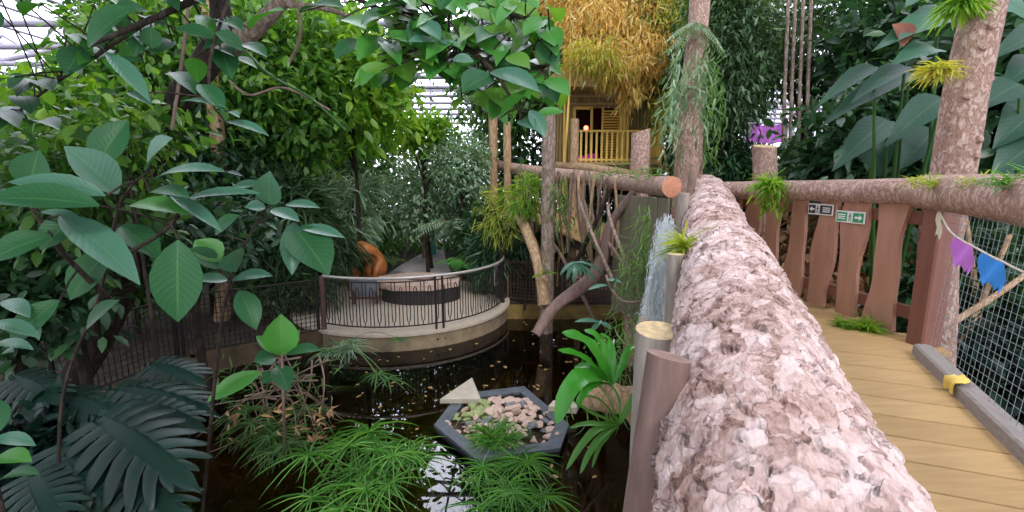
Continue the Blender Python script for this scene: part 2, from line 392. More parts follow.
def logmat():
    m, nt, bs, out = newmat('flaking pink bark'); m.displacement_method = 'BOTH'
    v0 = coords(nt); w1 = tex(nt, 'Noise', v0, 13.0, Detail=2.5, Roughness=.55)
    wv = vmath(nt, 'ADD', v0, vmath(nt, 'MULTIPLY', vmath(nt, 'SUBTRACT', w1.outputs['Color'], (.5, .5, .5)), (.085, .085, .085)))
    def flakes(sc, k, st):
        mp = vmath(nt, 'MULTIPLY', wv, (1, st, 1)); vo = tex(nt, 'Voronoi', mp, sc, Randomness=1.0)
        off = vmath(nt, 'SUBTRACT', mp, vo.outputs['Position']); rc = vmath(nt, 'SUBTRACT', vo.outputs['Color'], (.5, .5, .5))
        tilt = vmath(nt, 'DOT_PRODUCT', off, rc); sp = nt.nodes.new('ShaderNodeSeparateColor'); nt.links.new(vo.outputs['Color'], sp.inputs[0])
        return math_(nt, 'MULTIPLY_ADD', tilt, k, math_(nt, 'MULTIPLY', sp.outputs[0], .5)), sp
    ha, ca = flakes(15.0, 20.0, .62); hb, cb = flakes(36.0, 44.0, .62)
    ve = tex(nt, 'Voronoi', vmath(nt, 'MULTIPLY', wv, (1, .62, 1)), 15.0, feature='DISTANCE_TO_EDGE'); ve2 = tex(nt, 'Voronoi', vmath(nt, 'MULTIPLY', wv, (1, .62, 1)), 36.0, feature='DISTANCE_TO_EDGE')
    f = tex(nt, 'Noise', coords(nt, (1, .35, 1)), 120.0, Detail=4, Roughness=.6); l = tex(nt, 'Noise', v0, 3.2, Detail=4, Roughness=.6)
    h = math_(nt, 'MULTIPLY_ADD', ha, .75, math_(nt, 'MULTIPLY_ADD', hb, .42, math_(nt, 'MULTIPLY_ADD', f.outputs[0], .1, math_(nt, 'MULTIPLY', l.outputs[0], .7))))
    k = math_(nt, 'MULTIPLY_ADD', ca.outputs[1], .16, math_(nt, 'MULTIPLY_ADD', cb.outputs[1], .16, math_(nt, 'MULTIPLY_ADD', f.outputs[0], .3, math_(nt, 'MULTIPLY_ADD', l.outputs[0], .5, .1))))
    col = ramp(nt, [(.46, (.14, .07, .05)), (.55, (.33, .21, .17)), (.66, (.5, .36, .32)), (.82, (.66, .54, .51))], k)
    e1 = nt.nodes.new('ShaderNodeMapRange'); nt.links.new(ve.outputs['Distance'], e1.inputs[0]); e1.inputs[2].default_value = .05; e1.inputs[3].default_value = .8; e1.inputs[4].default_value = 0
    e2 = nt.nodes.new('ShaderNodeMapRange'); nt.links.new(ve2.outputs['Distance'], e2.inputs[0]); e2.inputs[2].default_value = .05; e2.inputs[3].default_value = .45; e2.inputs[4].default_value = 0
    col = mixc(nt, math_(nt, 'MULTIPLY', math_(nt, 'MAXIMUM', e1.outputs[0], e2.outputs[0]), ca.outputs[2]), col, (.09, .04, .028))  # brown flake edges: inner bark tone plus edge shadow put into the colour
    nt.links.new(col, bs.inputs['Base Color']); bs.inputs['Roughness'].default_value = .85; bs.inputs['Specular IOR Level'].default_value = .25
    dp = nt.nodes.new('ShaderNodeDisplacement'); dp.inputs['Midlevel'].default_value = .85; dp.inputs['Scale'].default_value = .028
    nt.links.new(h, dp.inputs['Height']); nt.links.new(dp.outputs[0], out.inputs['Displacement']); return m
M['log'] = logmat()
# ------------------------------------------------------------ world + light
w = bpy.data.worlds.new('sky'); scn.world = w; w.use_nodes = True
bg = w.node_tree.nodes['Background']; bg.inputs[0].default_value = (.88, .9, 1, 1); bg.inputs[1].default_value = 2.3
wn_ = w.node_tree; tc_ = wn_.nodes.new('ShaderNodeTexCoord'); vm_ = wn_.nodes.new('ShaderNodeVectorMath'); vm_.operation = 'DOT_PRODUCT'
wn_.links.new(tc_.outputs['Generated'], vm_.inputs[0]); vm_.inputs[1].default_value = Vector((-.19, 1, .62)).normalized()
mx_ = math_(wn_, 'MAXIMUM', vm_.outputs['Value'], 0.0); pw_ = math_(wn_, 'POWER', mx_, 9.0)   # added bright sky patch ahead, for the water reflection and leaves lit from behind
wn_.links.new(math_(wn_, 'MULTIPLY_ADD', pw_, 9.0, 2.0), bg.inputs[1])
sd = bpy.data.lights.new('sun', 'SUN'); sd.energy = 2.8; sd.angle = math.radians(16); sd.color = (1, .97, .93)
so = bpy.data.objects.new('sun', sd); COL.objects.link(so); so.rotation_euler = (math.radians(46), math.radians(14), 0)
vs = scn.view_settings; vs.view_transform = 'Standard'; vs.look = 'None'; vs.gamma = 1; vs.use_curve_mapping = False; vs.exposure = 0.0
# ------------------------------------------------------------ setting
WZ = -1.85; GZ = -1.6
def S(mb, name, m): return tag(mb.build(name, m), kind='structure')
PC = Vector((-2.45, 10.45, 0)); PR = 2.25
arc = []
a0 = math.radians(238); a1 = math.radians(362)
for i in range(25):
    a = a0+(a1-a0)*i/24; rr0 = PR-.55*min(1, i/4, (24-i)/4); arc.append((PC.x+rr0*math.cos(a), PC.y+rr0*math.sin(a)))
arc = arc[2:]
fA = gz(60, 405, GZ); fB = gz(196, 356, GZ); fC = gz(329, 331, GZ)
bank = [(-2.9, -3), (-3.1, 2.6), (-3.9, 4.3), (fA.x+.4, fA.y-.35), (fB.x, fB.y-.12), (fC.x-.15, fC.y-.0)]+arc+[(2.7, 10.3), (3.4, 9.2), (3.5, 6), (3.3, 3), (3.1, -3)]
outer = [(28, -3), (28, 40), (-28, 40), (-28, -3)]
mb = MB(); poly = bank+outer; n = len(poly)
import bmesh
from mathutils.geometry import tessellate_polygon
P3 = [Vector((p[0], p[1], GZ)) for p in poly]; tris = tessellate_polygon([P3])
V = P3+[Vector((p.x, p.y, GZ-1.05)) for p in P3]
def upw(t): a, b_, c_ = (P3[k] for k in t); return t if (b_-a).cross(c_-a).z > 0 else t[::-1]
tris = [upw(t) for t in tris]
mb.add([tuple(v) for v in V], [tuple(t) for t in tris]+[(i, (i+1) % n, n+(i+1) % n, n+i) for i in range(n)], False); S(mb, 'ground', M['soil'])
b = MB(); prism(b, [(-28, -3), (28, -3), (28, 12), (-28, 12)], -2.75, -2.65); S(b, 'floor_pond_bed', plain('pond bed mud', (.11, .075, .03), .95, 0, 2.5, .6, .03))
b = MB(); b.add([(-6, -3, WZ), (5, -3, WZ), (5, 12, WZ), (-6, 12, WZ)], [(0, 1, 2, 3)], False); o = b.build('pond_water', M['water']); tag(o, kind='structure')
# concrete edging of the pond
def edging(pts, z0, z1, wd, name, m):
    b = MB()
    for i in range(len(pts)-1):
        a = vv((*pts[i], 0)); c = vv((*pts[i+1], 0)); d = (c-a).normalized(); s = Vector((-d.y, d.x, 0))
        mid = (a+c)/2; mid.z = (z0+z1)/2
        box(b, mid, ((c-a).length+.02, wd, z1-z0), (d, s, Vector((0, 0, 1))))
    return S(b, name, m)
edging([(fA.x+.35, fA.y-.3), (fB.x, fB.y-.12), (fC.x-.1, fC.y-.05)], -2.6, GZ+.06, .28, 'kerb_pond_edge', M['wet_dark'])
edging([(-.2, 10.25), (3.4, 10.15)], -2.6, GZ+.02, .25, 'wall_pond_back', M['wet_bank'])
# viewing platform
b = MB(); circ = [(PC.x+(PR+.12)*math.cos(2*PI*i/48), PC.y+(PR+.12)*math.sin(2*PI*i/48)) for i in range(48)]
prism(b, circ, GZ-.25, GZ+.03); S(b, 'floor_platform_slab', M['concrete'])
b = MB(); circ = [(PC.x+(PR+.15)*math.cos(2*PI*i/48), PC.y+(PR+.15)*math.sin(2*PI*i/48)) for i in range(48)]
prism(b, circ, GZ+.03, GZ+.08); S(b, 'floor_platform_paving', M['slab_top'])
PZ = GZ+.08
b = MB()
L_ = [(382, 280), (402, 266), (424, 254), (425, 246), (438, 240)]; R_ = [(452, 276), (446, 262), (444, 252), (452, 245), (470, 240)]
lv = [gz(x, y, GZ) for x, y in L_]; rv = [gz(x, y, GZ) for x, y in R_]
V = [(*p.xy, PZ-.02) for p in lv]+[(*p.xy, PZ-.02) for p in rv]+[(*p.xy, GZ-.1) for p in lv]+[(*p.xy, GZ-.1) for p in rv]
k = 5; b.add(V, [(i, i+k, i+1+k, i+1) for i in range(4)]+[(i, i+1, 11+i, 10+i) for i in range(4)]+[(i+k, 15+i, 16+i, i+1+k) for i in range(4)], False)
S(b, 'path', M['path'])
# greenhouse shell: steel frame and glass
def frame_grid(name, fn, u0, u1, v0, v1, du, dv, tu, tv):
    b = MB()
    u = u0
    while u <= u1+.01:
        tube(b, [fn(u, v0), fn(u, v1)], tu, 4, False); u += du
    v = v0
    while v <= v1+.01:
        tube(b, [fn(u0, v), fn(u1, v)], tv, 4, False); v += dv
    return S(b, name, M['roof_steel'])
frame_grid('ceiling_steel_frame', lambda u, v: Vector((u, v, 10.5-.18*abs(u))), -27, 27, -12, 36, 1.5, 2.4, .05, .1)
b = MB()
for i in range(7):
    y0 = -9+i*7.2
    for s in (-1, 1):
        tube(b, [(0, y0, 9.6), (27*s, y0, 4.7)], .09, 6, False)
        for k in range(12):
            x0 = s*27*k/12; x1 = s*27*(k+1)/12
            tube(b, [(x0, y0, 10.5-.18*abs(x0)), ((x0+x1)/2, y0, 9.6-.18*abs((x0+x1)/2)), (x1, y0, 10.5-.18*abs(x1))], .05, 4, False)
S(b, 'ceiling_truss', M['roof_steel'])
b = MB(); b.add([(-27, -12, 5.72), (0, -12, 10.58), (27, -12, 5.72), (-27, 36, 5.72), (0, 36, 10.58), (27, 36, 5.72)], [(0, 1, 4, 3), (1, 2, 5, 4)], False); S(b, 'ceiling_glass', M['glass'])
frame_grid('wall_back_frame', lambda u, v: Vector((u, 36, v)), -27, 27, -1.6, 10, 1.5, 2.3, .07, .09)
b = MB(); b.add([(-27, 36.1, -1.6), (27, 36.1, -1.6), (27, 36.1, 5.7), (0, 36.1, 10.5), (-27, 36.1, 5.7)], [(0, 1, 2, 3, 4)], False); S(b, 'wall_back_glass', M['glass'])
frame_grid('wall_right_frame', lambda u, v: Vector((27, u, v)), -3, 36, -1.6, 5.6, 1.5, 2.4, .07, .09)
frame_grid('wall_left_frame', lambda u, v: Vector((-27, u, v)), -3, 36, -1.6, 5.6, 1.5, 2.4, .07, .09)
# ------------------------------------------------------------ ramp bridge
U3 = ray(692, 134).normalized(); UH = Vector((U3.x, U3.y, 0)).normalized(); VH = Vector((UH.y, -UH.x, 0)); ZZ = Vector((0, 0, 1))
slope = U3.z/math.hypot(U3.x, U3.y)
K0 = gz(905, 352, 0)           # where the kerb meets the post
UR = (UH+ZZ*slope).normalized(); NR = VH.cross(UR).normalized()
if NR.z < 0: NR = -NR
b = MB(); WB = .215
for i in range(26):
    t = -(i+.5)*WB+.1; c = K0+UR*t-VH*.72-NR*.02
    box(b, c, (1.75, WB-.008, .035), (VH, UR, NR), .003)
S(b, 'floor_ramp_deck', M['deck'])
b = MB()
for off in (-1.4, -.1):
    c = K0+UR*(-2.8)+VH*off-NR*.13; box(b, c, (.08, 5.6, .16), (VH, UR, NR))
S(b, 'beam_ramp', M['kerb'])
# level landing + far bridge deck
f0 = gz(914, 342, 0); f1 = gz(818, 308, 0); FD = (f1-f0).normalized(); FD = Vector((FD.x, FD.y, 0)).normalized(); FN = Vector((-FD.y, FD.x, 0))
print('fence', f0, f1, FD, 'K0', K0, 'U', U3)
b = MB()
for i in range(22):
    t = (i+.5)*WB+.1; c = K0+UH*t-VH*(.72-.0*i)-ZZ*.02
    wd = 2.2+i*.02; cx = c-VH*.1+VH*.1
    # right end follows the fence line
    s_end = 0
    p = K0+UH*t
    # distance along VH to the fence line
    den = VH.x*FD.y-VH.y*FD.x; q = f0-p; e = (q.x*FD.y-q.y*FD.x)/den+.12
    e = max(min(e, 1.5), -1.6); l = -1.9
    box(b, p+VH*((e+l)/2)-ZZ*.02, (e-l, WB-.008, .035), (VH, UH, ZZ), .003)
S(b, 'floor_landing_deck', M['deck'])
# the great log ------------------------------------------------
def perp(r): r = r.normalized(); return (r-U3*r.dot(U3)).normalized()
ra = perp(ray(655, 512)); rb = perp(ray(938, 512)); mdir = (ra+rb).normalized(); half = math.acos(ra.dot(rb))/2
RL = .27; AX = CAM+mdir*(RL/math.sin(half))
print('log axis', AX, 'half', math.degrees(half), 'D', RL/math.sin(half))
t0 = (-.6-AX.y)/U3.y; t1 = (7.05-AX.y)/U3.y
NS = 900; SG = 260; Lg = t1-t0
xs = VH.copy(); zs = xs.cross(U3).normalized()
ii, kk = np.meshgrid(np.arange(NS+1), np.arange(SG), indexing='ij')
# samples get finer near the camera
tt = (ii/NS)**1.6*Lg; an = kk/SG*2*PI
rr = RL*(1+.03*np.sin(tt*2.1+an)+.02*np.sin(tt*4.7+an*2+1)+.012*np.sin(an*5+tt*3))
end = np.clip((Lg-tt)/.10, 0, 1); rr = rr*np.sqrt(1-(1-end)**2*.75)
V = np.stack([np.cos(an)*rr, tt, np.sin(an)*rr], -1).reshape(-1, 3)
Fq = np.stack([ii[:-1]*SG+kk[:-1], ii[:-1]*SG+(kk[:-1]+1) % SG, (ii[:-1]+1)*SG+(kk[:-1]+1) % SG, (ii[:-1]+1)*SG+kk[:-1]], -1).reshape(-1, 4)
root = empty('fallen_log', AX+U3*t0, 'huge rough pinkish-brown bark log running along the ramp as its handrail', 'log')
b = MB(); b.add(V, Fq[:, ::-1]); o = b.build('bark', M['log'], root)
ML = Matrix((xs, U3, zs)).transposed().to_4x4(); o.matrix_local = ML
b = MB(); b.add([V[NS*SG+k] for k in range(0, SG, 4)], [tuple(range(SG//4))], False); o2 = b.build('sawn_end', M['cut'], root); o2.matrix_local = ML
def logpt(t, ang=PI/2, r=None):   # point at ang on the log's skin
    return AX+U3*t+(xs*math.cos(ang)+zs*math.sin(ang))*(r or RL)
# kerb and net panel
root = empty('timber_kerb', K0, 'long grey timber kerb edging the ramp boards below the net', 'kerb')
b = MB(); box(b, K0+UR*(-2.5)+VH*.09+NR*.03, (.11, 5.0, .1), (VH, UR, NR), .012); part(b, 'beam', M['kerb'], root)
b = MB(); c = gz(969, 421, -.22); tk = (c-K0).dot(UR)
c = K0+UR*tk+VH*.035+NR*.075
rootc = empty('yellow_cloth', c, 'pale yellow rag folded over the grey kerb of the ramp', 'cloth')
P = []
for i in range(7):
    for j in range(9):
        s = (j-4)/4; u = (i-3)/3
        x = .0+(s*.055); z = .028-max(0, abs(s)-.6)*.0
        if s < -.1: x = -.028-.01*math.sin(i*1.3); z = .028-(-.1-s)*.1
        P.append(c+UR*(u*.05+.008*math.sin(j+i*2))+VH*(x+.012)+NR*(z+.006*math.sin(i*2.1+j)))
b = MB(); b.add(P, [(i*9+j, i*9+j+1, i*9+j+10, i*9+j+9) for i in range(6) for j in range(8)], True); part(b, 'cloth', M['yellowcloth'], rootc)
# rails right
r0 = at(722, 192, 6.9); r1 = at(897, 188, f0.y+.02); r2 = at(1024, 204, 2.45); r3 = r1+(r2-r1)*2.6
def raillog(name, pts, rad, m, label, cat='handrail', wob=.12, seg=20, ends=None):
    b = MB(); P = spline(pts, 14); tube(b, P, rad, seg, True, wob, seed=random.random()*9)
    o = b.build(name, m, None, tuple(P[0])); return tag(o, label, cat)
fN = f0+FD*3.4
raillog('log_handrail', [fN+ZZ*1.08, (fN+f0)/2+ZZ*1.12, f0+ZZ*1.155, f0-FD*.05+ZZ*1.155], [.115, .1, .115], M['bark_pink'], 'pinkish bark handrail log lying on top of the wavy picket fence')
f0r = f0+ZZ*1.15
dr = (K0+UR*(-3.2)+VH*.12)-K0; e3 = Vector((f0.x+dr.x*.95, f0.y+dr.y*.95, 1.03))
raillog('log_handrail', [f0r+Vector((.0, .1, 0)), f0r.lerp(e3, .3)+Vector((0, 0, .02)), f0r.lerp(e3, .6), e3], [.125, .14, .15, .15], M['bark_pink'], 'pinkish bark handrail log above the wire net and bunting')
# picket fence
root = empty('picket_fence', f0, 'reddish-brown fence of broad wavy-edged pickets beside the landing', 'fence')
pick = [(.34, .24), (.68, .23), (1.02, .23), (1.38, .22), (1.75, .23), (2.12, .22), (2.5, .23), (2.9, .23), (3.25, .22)]
def wavy(c0, wd, h, lean, ph):
    b = MB(); n = 14; V = []
    for i in range(n+1):
        z = .02+h*i/n
        for (s, dpt) in ((-1, 0), (1, 0), (1, .035), (-1, .035)):
            e = s*wd*.5+.022*math.sin(z*5.2+ph+s*1.9)+.01*math.sin(z*11+ph*2+s)
            V.append(c0+FD*(e+lean*z)+FN*(-dpt)+ZZ*z)
    Fc = [(0, 1, 2, 3), tuple(4*n+k for k in (3, 2, 1, 0))]
    for i in range(n):
        for k in range(4): Fc.append((4*i+k, 4*i+4+k, 4*i+4+(k+1) % 4, 4*i+(k+1) % 4))
    return b.add(V, Fc, False)
for i, (t, wd) in enumerate(pick):
    part(wavy(f0+FD*t, wd, 1.1, -.02+.02*math.sin(i*2), i*1.7), 'picket', M['picket'], root)
b = MB(); box(b, f0+FD*1.7-FN*.06+ZZ*.95, (3.4, .05, .1), (FD, FN, ZZ)); box(b, f0+FD*1.7-FN*.06+ZZ*.2, (3.4, .05, .1), (FD, FN, ZZ)); part(b, 'cross_rail', M['post_red'], root)
b = MB(); box(b, f0-FD*.05+ZZ*.35-FN*.02, (.14, .17, 1.55), (FD, FN, ZZ), .012); part(b, 'corner_post', M['post_red'], root)
# signs
def sign(t, z, kind):
    c = f0+FD*t+FN*.012+ZZ*z; X = -FD; Wd = .31; Hh = .105   # X points to the viewer's right
    lab = 'small white-edged black sign with a left arrow on the wavy pickets' if kind == 'b' else 'small green emergency exit sign with running figure on the wavy pickets'
    root = empty('direction_sign' if kind == 'b' else 'exit_sign', c, lab, 'sign')
    b = MB(); box(b, c, (Wd, .008, Hh), (X, FN, ZZ), .002); plt = part(b, 'plate', M['white'], root)
    ink = M['black'] if kind == 'b' else M['green_sign']
    def rect(b, x0, x1, y0, y1, d=.0055): box(b, c+X*((x0+x1)/2)+ZZ*((y0+y1)/2)+FN*d, (x1-x0, .002, y1-y0), (X, FN, ZZ))
    def pol(b, pts, d=.0075):
        b.add([c+X*x+ZZ*y+FN*d for x, y in pts], [tuple(range(len(pts)))], False)
    b = MB(); 
    for (xa, xb) in (((-.143, -.058), (-.002, .143)) if kind == 'b' else ((-.143, -.03), (.035, .143))):
        b = MB(); rect(b, xa, xb, -.04, .04); part(b, 'panel', ink, plt)
    b = MB()
    if kind == 'b':
        pol(b, [(-.133, 0), (-.1, .028), (-.1, .009), (-.068, .009), (-.068, -.009), (-.1, -.009), (-.1, -.028)]); part(b, 'arrow', M['white'], plt); b = MB()
        for y in (.018, 0, -.018): rect(b, .035, .125, y-.005, y+.005, .0075)
    else:
        pol(b, [(.133, 0), (.1, .028), (.1, .009), (.055, .009), (.055, -.009), (.1, -.009), (.1, -.028)]); part(b, 'arrow', M['white'], plt); b = MB()
        for y in (.018, 0, -.018): rect(b, -.128, -.045, y-.005, y+.005, .0075)
    part(b, 'lettering', M['white'], plt)
    b = MB(); x0 = -.03 if kind == 'b' else .003
    hd = [(x0+.007*math.cos(a*PI/5), .028+.007*math.sin(a*PI/5)) for a in range(10)]
    pol(b, hd, .0075); pol(b, [(x0-.006, .019), (x0+.008, .019), (x0+.006, -.006), (x0-.006, -.006)])
    pol(b, [(x0-.005, -.006), (x0+.003, -.006), (x0-.01, -.038), (x0-.016, -.036)]); pol(b, [(x0, -.006), (x0+.006, -.006), (x0+.018, -.034), (x0+.012, -.038)])
    pol(b, [(x0+.006, .017), (x0+.02, .006), (x0+.017, .002), (x0+.005, .01)]); pol(b, [(x0-.006, .017), (x0-.018, .004), (x0-.014, .001), (x0-.004, .01)])
    part(b, 'pictogram', ink, plt)
sign(1.06, .955, 'b'); sign(.71, .91, 'g')
# wire net and bunting
N0 = f0-FD*.08; DN = UR
def netp(t, z): # t metres toward the camera
    p = K0+VH*.1-UR*t; return Vector((p.x+(f0.x-K0.x-VH.x*.1)*max(0, 1-t)*.3, p.y, z))
root = empty('wire_net', K0, 'galvanised square wire net stretched between the kerb and the log handrail', 'net')
b = MB(); t = .02
while t < 3.2:
    p = netp(t, 0); z0 = p.z; zb = (K0-UR*t).z+.08; tube(b, [netp(t, zb), netp(t+.12, 1.08)], .0016, 3, False); t += .052
z = -.35
while z < 1.1:
    for (ta, tb) in ((0.02, 3.2),):
        zb = z
        ts = (zb+0-.0)
        # kerb height at t : -slope*t
        tstart = ta
        tmin = max(0.02, (-(z-.08))/slope) if z < .08 else .02
        if tmin < 3.1: tube(b, [netp(tmin, z), netp(3.2, z)], .0016, 3, False)
    z += .052
part(b, 'wire', M['wire'], root)
ra_ = at(938, 207, f0.y-.1); ropeP = spline([ra_, at(951, 232, 2.93), at(980, 250, 2.64), at(1003, 262, 2.46), at(1030, 274, 2.3), at(1075, 282, 2.05)], 8)
root = empty('bunting', ra_, 'string of small coloured bunting flags hanging from the corner post over the net', 'bunting')
b = MB(); tube(b, ropeP, .006, 6); rope_ = part(b, 'rope', M['rope'], root)
M['flag1'] = plain('cream flag', (.6, .57, .42), .7); M['flag2'] = plain('violet flag', (.5, .16, .62), .7); M['flag3'] = plain('blue flag', (.03, .26, .75), .7)
def flag(i, m, lab, w=.13, h=.16):
    p = ropeP[i]; d = (ropeP[min(i+1, len(ropeP)-1)]-ropeP[i-1]).normalized(); b = MB(); V = []
    prof = [0, 1]
    for r in range(6):
        for c in range(7):
            u = c/6-.5; v = r/5; zz = h*v
            if r == 5: zz -= .035*(1 if c % 2 else 0)
            V.append(p+d*(u*w*(1-.08*v))-ZZ*zz-VH*(.012*math.sin(c*1.4+r)+.004))
    b.add(V, [(r*7+c, r*7+c+1, r*7+c+8, r*7+c+7) for r in range(5) for c in range(6)], True)
    o = part(b, 'flag', m, rope_); o['label'] = lab
flag(3, M['flag1'], 'cream flag', .2, .17); flag(12, M['flag2'], 'violet flag', .2, .17); flag(21, M['flag3'], 'blue flag', .2, .17); flag(36, M['flag1'], 'cream flag', .2, .17)
# ------------------------------------------------------------ posts beside the log
def post(name, top, foot, r0, r1, m, mc, label, cat='post', wob=.04, seg=20, cut=(0, 0, 1), group=None, knots=()):
    top = vv(top); foot = vv(foot); root = empty(name, foot, label, cat, group)
    b = MB(); tube(b, spline([foot, foot.lerp(top, .5)+Vector((.01, 0, 0)), top], 6), [r1, r0], seg, False, wob, seed=top.x*3+top.y)
    for (t, a, rr) in knots:
        c = foot.lerp(top, t)+Vector((math.cos(a), math.sin(a), 0))*r0*.9
        tube(b, [c-Vector((math.cos(a), math.sin(a), 0))*.03, c+Vector((math.cos(a), math.sin(a), .2))*rr], [rr, rr*.5], 8)
    V = b.V[0]; ring = V[-seg:] if not knots else b.V[0][-seg:]
    cz = np.array(top); n = vv(cut).normalized()
    for v in ring:   # slanted cut
        d = Vector(v)-top; v[2] = top.z-(n.x*d.x+n.y*d.y)/n.z
    b2 = MB(); ringv = [tuple(v) for v in ring]
    part(b, 'trunk' if 'tree' in name else 'shaft', m, root)
    b2.add([tuple(top)]+ringv, [(0, 1+k, 1+(k+1) % seg) for k in range(seg)], False); part(b2, 'cut_top', mc, root); return root
def down(px, py, Y, px2, z):      # foot below a top point, drifting sideways to px2 at the pond
    t = at(px, py, Y); return t
tp = at(669, 356, 1.28); ft = Vector((tp.x-.27, tp.y-.05, -1.9))
post('cut_branch_post', tp, ft, .062, .082, M['smooth_pole'], M['cut_dim'], 'smooth brown branch post with a slanted cut top, nearest beside the big log', knots=((.62, 2.9, .018), (.8, -2.4, .012)), cut=(.22, .12, 1))
tp = at(658, 330, 1.95); ft = Vector((tp.x-.02, tp.y, -1.9))
post('sawn_post', tp, ft, .095, .1, M['grey_pole'], M['cut'], 'thick post with a round pale sawn top behind the nearest brown branch post', cut=(0, -.12, 1))
tp = at(676, 254, 2.9); post('grey_pole', tp, (tp.x-.03, tp.y, -1.9), .05, .056, M['grey_pole'], M['cut'], 'grey pole with a flat sawn top under the yellow air plant')
tp = at(684, 193, 4.6); post('grey_pole', tp, (tp.x-.02, tp.y, -1.9), .058, .06, M['grey_pole'], M['cut'], 'grey pole behind the yellow air plant, close to the orange sawn log end')
tp = at(694, 166, 5.4); post('grey_pole', tp, (tp.x-.16, tp.y, -.2), .045, .05, M['stick'], M['cut'], 'short leaning pole stub wedged beside the far end of the big log', cut=(.2, 0, 1))
# ------------------------------------------------------------ far bridge
B0 = at(672, 187, 6.0); B1 = at(604, 180, 8.4); B2 = at(520, 169, 12.2); B3 = at(497, 164, 13.5)
BD = (B2-B0); BD.z = 0; BD.normalize(); BN = Vector((BD.y, -BD.x, 0));
if BN.x < 0: BN = -BN
root = empty('bridge_handrail_log', B0, 'grey bark handrail log with an orange sawn end on the far bridge', 'handrail')
b = MB(); P = spline([B0, B1, B2, B3], 10); tube(b, P, [.135, .13, .13, .12], 20, False, .1); part(b, 'bark', M['bark_pink'], root)
V = b.V[0][:20]; b2 = MB(); b2.add([tuple(B0-BD*.012-Vector(root.location)+Vector(root.location))]+[tuple(vv(v)+Vector(root.location)) for v in V], [(0, 1+(k+1) % 20, 1+k) for k in range(20)], False); part(b2, 'sawn_end', M['cut_red'], root)
R0 = at(640, 178, 9.0); R2 = at(556, 166, 12.6)
b = MB(); tube(b, spline([R0, R0.lerp(R2, .5)+Vector((0, 0, .04)), R2], 8), [.12, .11], 16, True, .12)
tag(b.build('bridge_handrail_log', M['bark_tan'], None, tuple(R0)), 'pale tan handrail log on the far side of the distant bridge', 'handrail')
dz = 1.15
b = MB()
for i in range(46):
    t = i*.2-.6; k = max(0, t/6.5); z = max(0, (B2.z-B0.z)*t/6.5)
    c = Vector((B0.x, B0.y, 0))+BD*t+BN*.72; c.z = z-.03; box(b, c, (1.5, .19, .035), (BN, BD, ZZ), .003)
S(b, 'floor_bridge_deck', M['deck'])
b = MB(); c0 = Vector((B0.x, B0.y, -.16))
for off in (.1, 1.3):
    a_ = c0+BN*off; e_ = a_+BD*8.6+ZZ*(.4); tube(b, [a_, e_], .09, 8)
S(b, 'beam_bridge', M['bark_dark'])
b = MB()
c = c0+BN*1.45+BD*4
for k in range(18):
    p = c0+BN*1.5+BD*(k*.45)+ZZ*.2; tube(b, [p, p+ZZ*1.15+BD*random.uniform(-.2, .2)], .02, 5)
root = empty('far_stick_railing', c0+BN*1.5, 'thin upright sticks railing on the far side of the distant bridge', 'railing'); part(b, 'stick', M['stick'], root)['kind'] = 'stuff'
# twisted stick balustrade, near side
root = empty('branch_railing', B0+BD*1.2-ZZ*1.1, 'balustrade of crooked leaning sticks under the grey handrail log', 'railing')
rr_ = random.Random(3)
for k in range(26):
    t = 1.35+k*.2+rr_.uniform(-.08, .08); f_ = t/6.5; top = B0.lerp(B2, min(1, t/6.4))
    lean = rr_.uniform(-.5, .5); bot = top+BD*lean-ZZ*(1.25+rr_.uniform(0, .25)); top = top+BD*rr_.uniform(-.05, .05)+ZZ*rr_.uniform(-.05, .12)-BN*.1
    b = MB(); mid = (top+bot)/2+BD*rr_.uniform(-.12, .12)-BN*rr_.uniform(0, .1)
    tube(b, spline([bot, mid, top], 4), [rr_.uniform(.02, .04), rr_.uniform(.014, .026)], 7, True, .15)
    part(b, 'stick', M['stick'] if k % 3 else M['bark_tan'], root)
# plank screen under the far bridge corner
root = empty('plank_screen', Vector((B0.x, B0.y, -1.0)), 'greenish-grey upright plank screen below the orange sawn log end', 'screen')
for k in range(6):
    p = B0+BD*(.12+k*.235)-BN*.02; h0 = -.75-.05*(k % 3); b = MB()
    box(b, Vector((p.x, p.y, (1.0+h0)/2)), (.22, .035, 1.0-h0), (BD, BN, ZZ), .006); part(b, 'plank', M['plank_grey'], root)
b = MB(); p = B0+BD*.75-BN*.0; box(b, Vector((p.x, p.y, .93))+BN*.04, (1.5, .05, .09), (BD, BN, ZZ)); part(b, 'cross_rail', M['plank_grey'], root)
# posts of the far bridge
def P2(px0, py0, px1, Y, zf): t = at(px0, py0, Y); return t, Vector((at(px1, 250, Y).x, Y, zf))
def bpost(px, py, px1, Y, zf, r, m, lab, cut=(0, 0, 1), name='bark_post'):
    t, f_ = P2(px, py, px1, Y, zf); return post(name, t, f_, r, r*1.12, m, M['cut'], lab, wob=.12, cut=cut)
bpost(641, 131, 637, 7.6, -1.9, .145, M['bark_pink'], 'short thick bark post standing before the yellow balcony', (-.3, 0, 1))
bpost(575, 119, 571, 11.6, -1.9, .1, M['bark_tan'], 'slim tan post left of the balcony, by the dark window')
bpost(507, 122, 508, 12.6, -1.9, .1, M['bark_tan'], 'tan post in the middle of the three slim posts left of the treehouse')
bpost(493, 100, 493, 13.2, -1.9, .12, M['bark_tan'], 'tallest and leftmost slim tan post beyond the pond')
bpost(549, 108, 547, 9.2, -2.6, .125, M['bark_grey'], 'tall grey trunk post rising out of the pond', name='tall_post')
bpost(765, 146, 766, 6.9, -.3, .16, M['bark_pink'], 'bark post stub with a flat pale top behind the handrail log', (0, -.2, 1), 'stub_post')
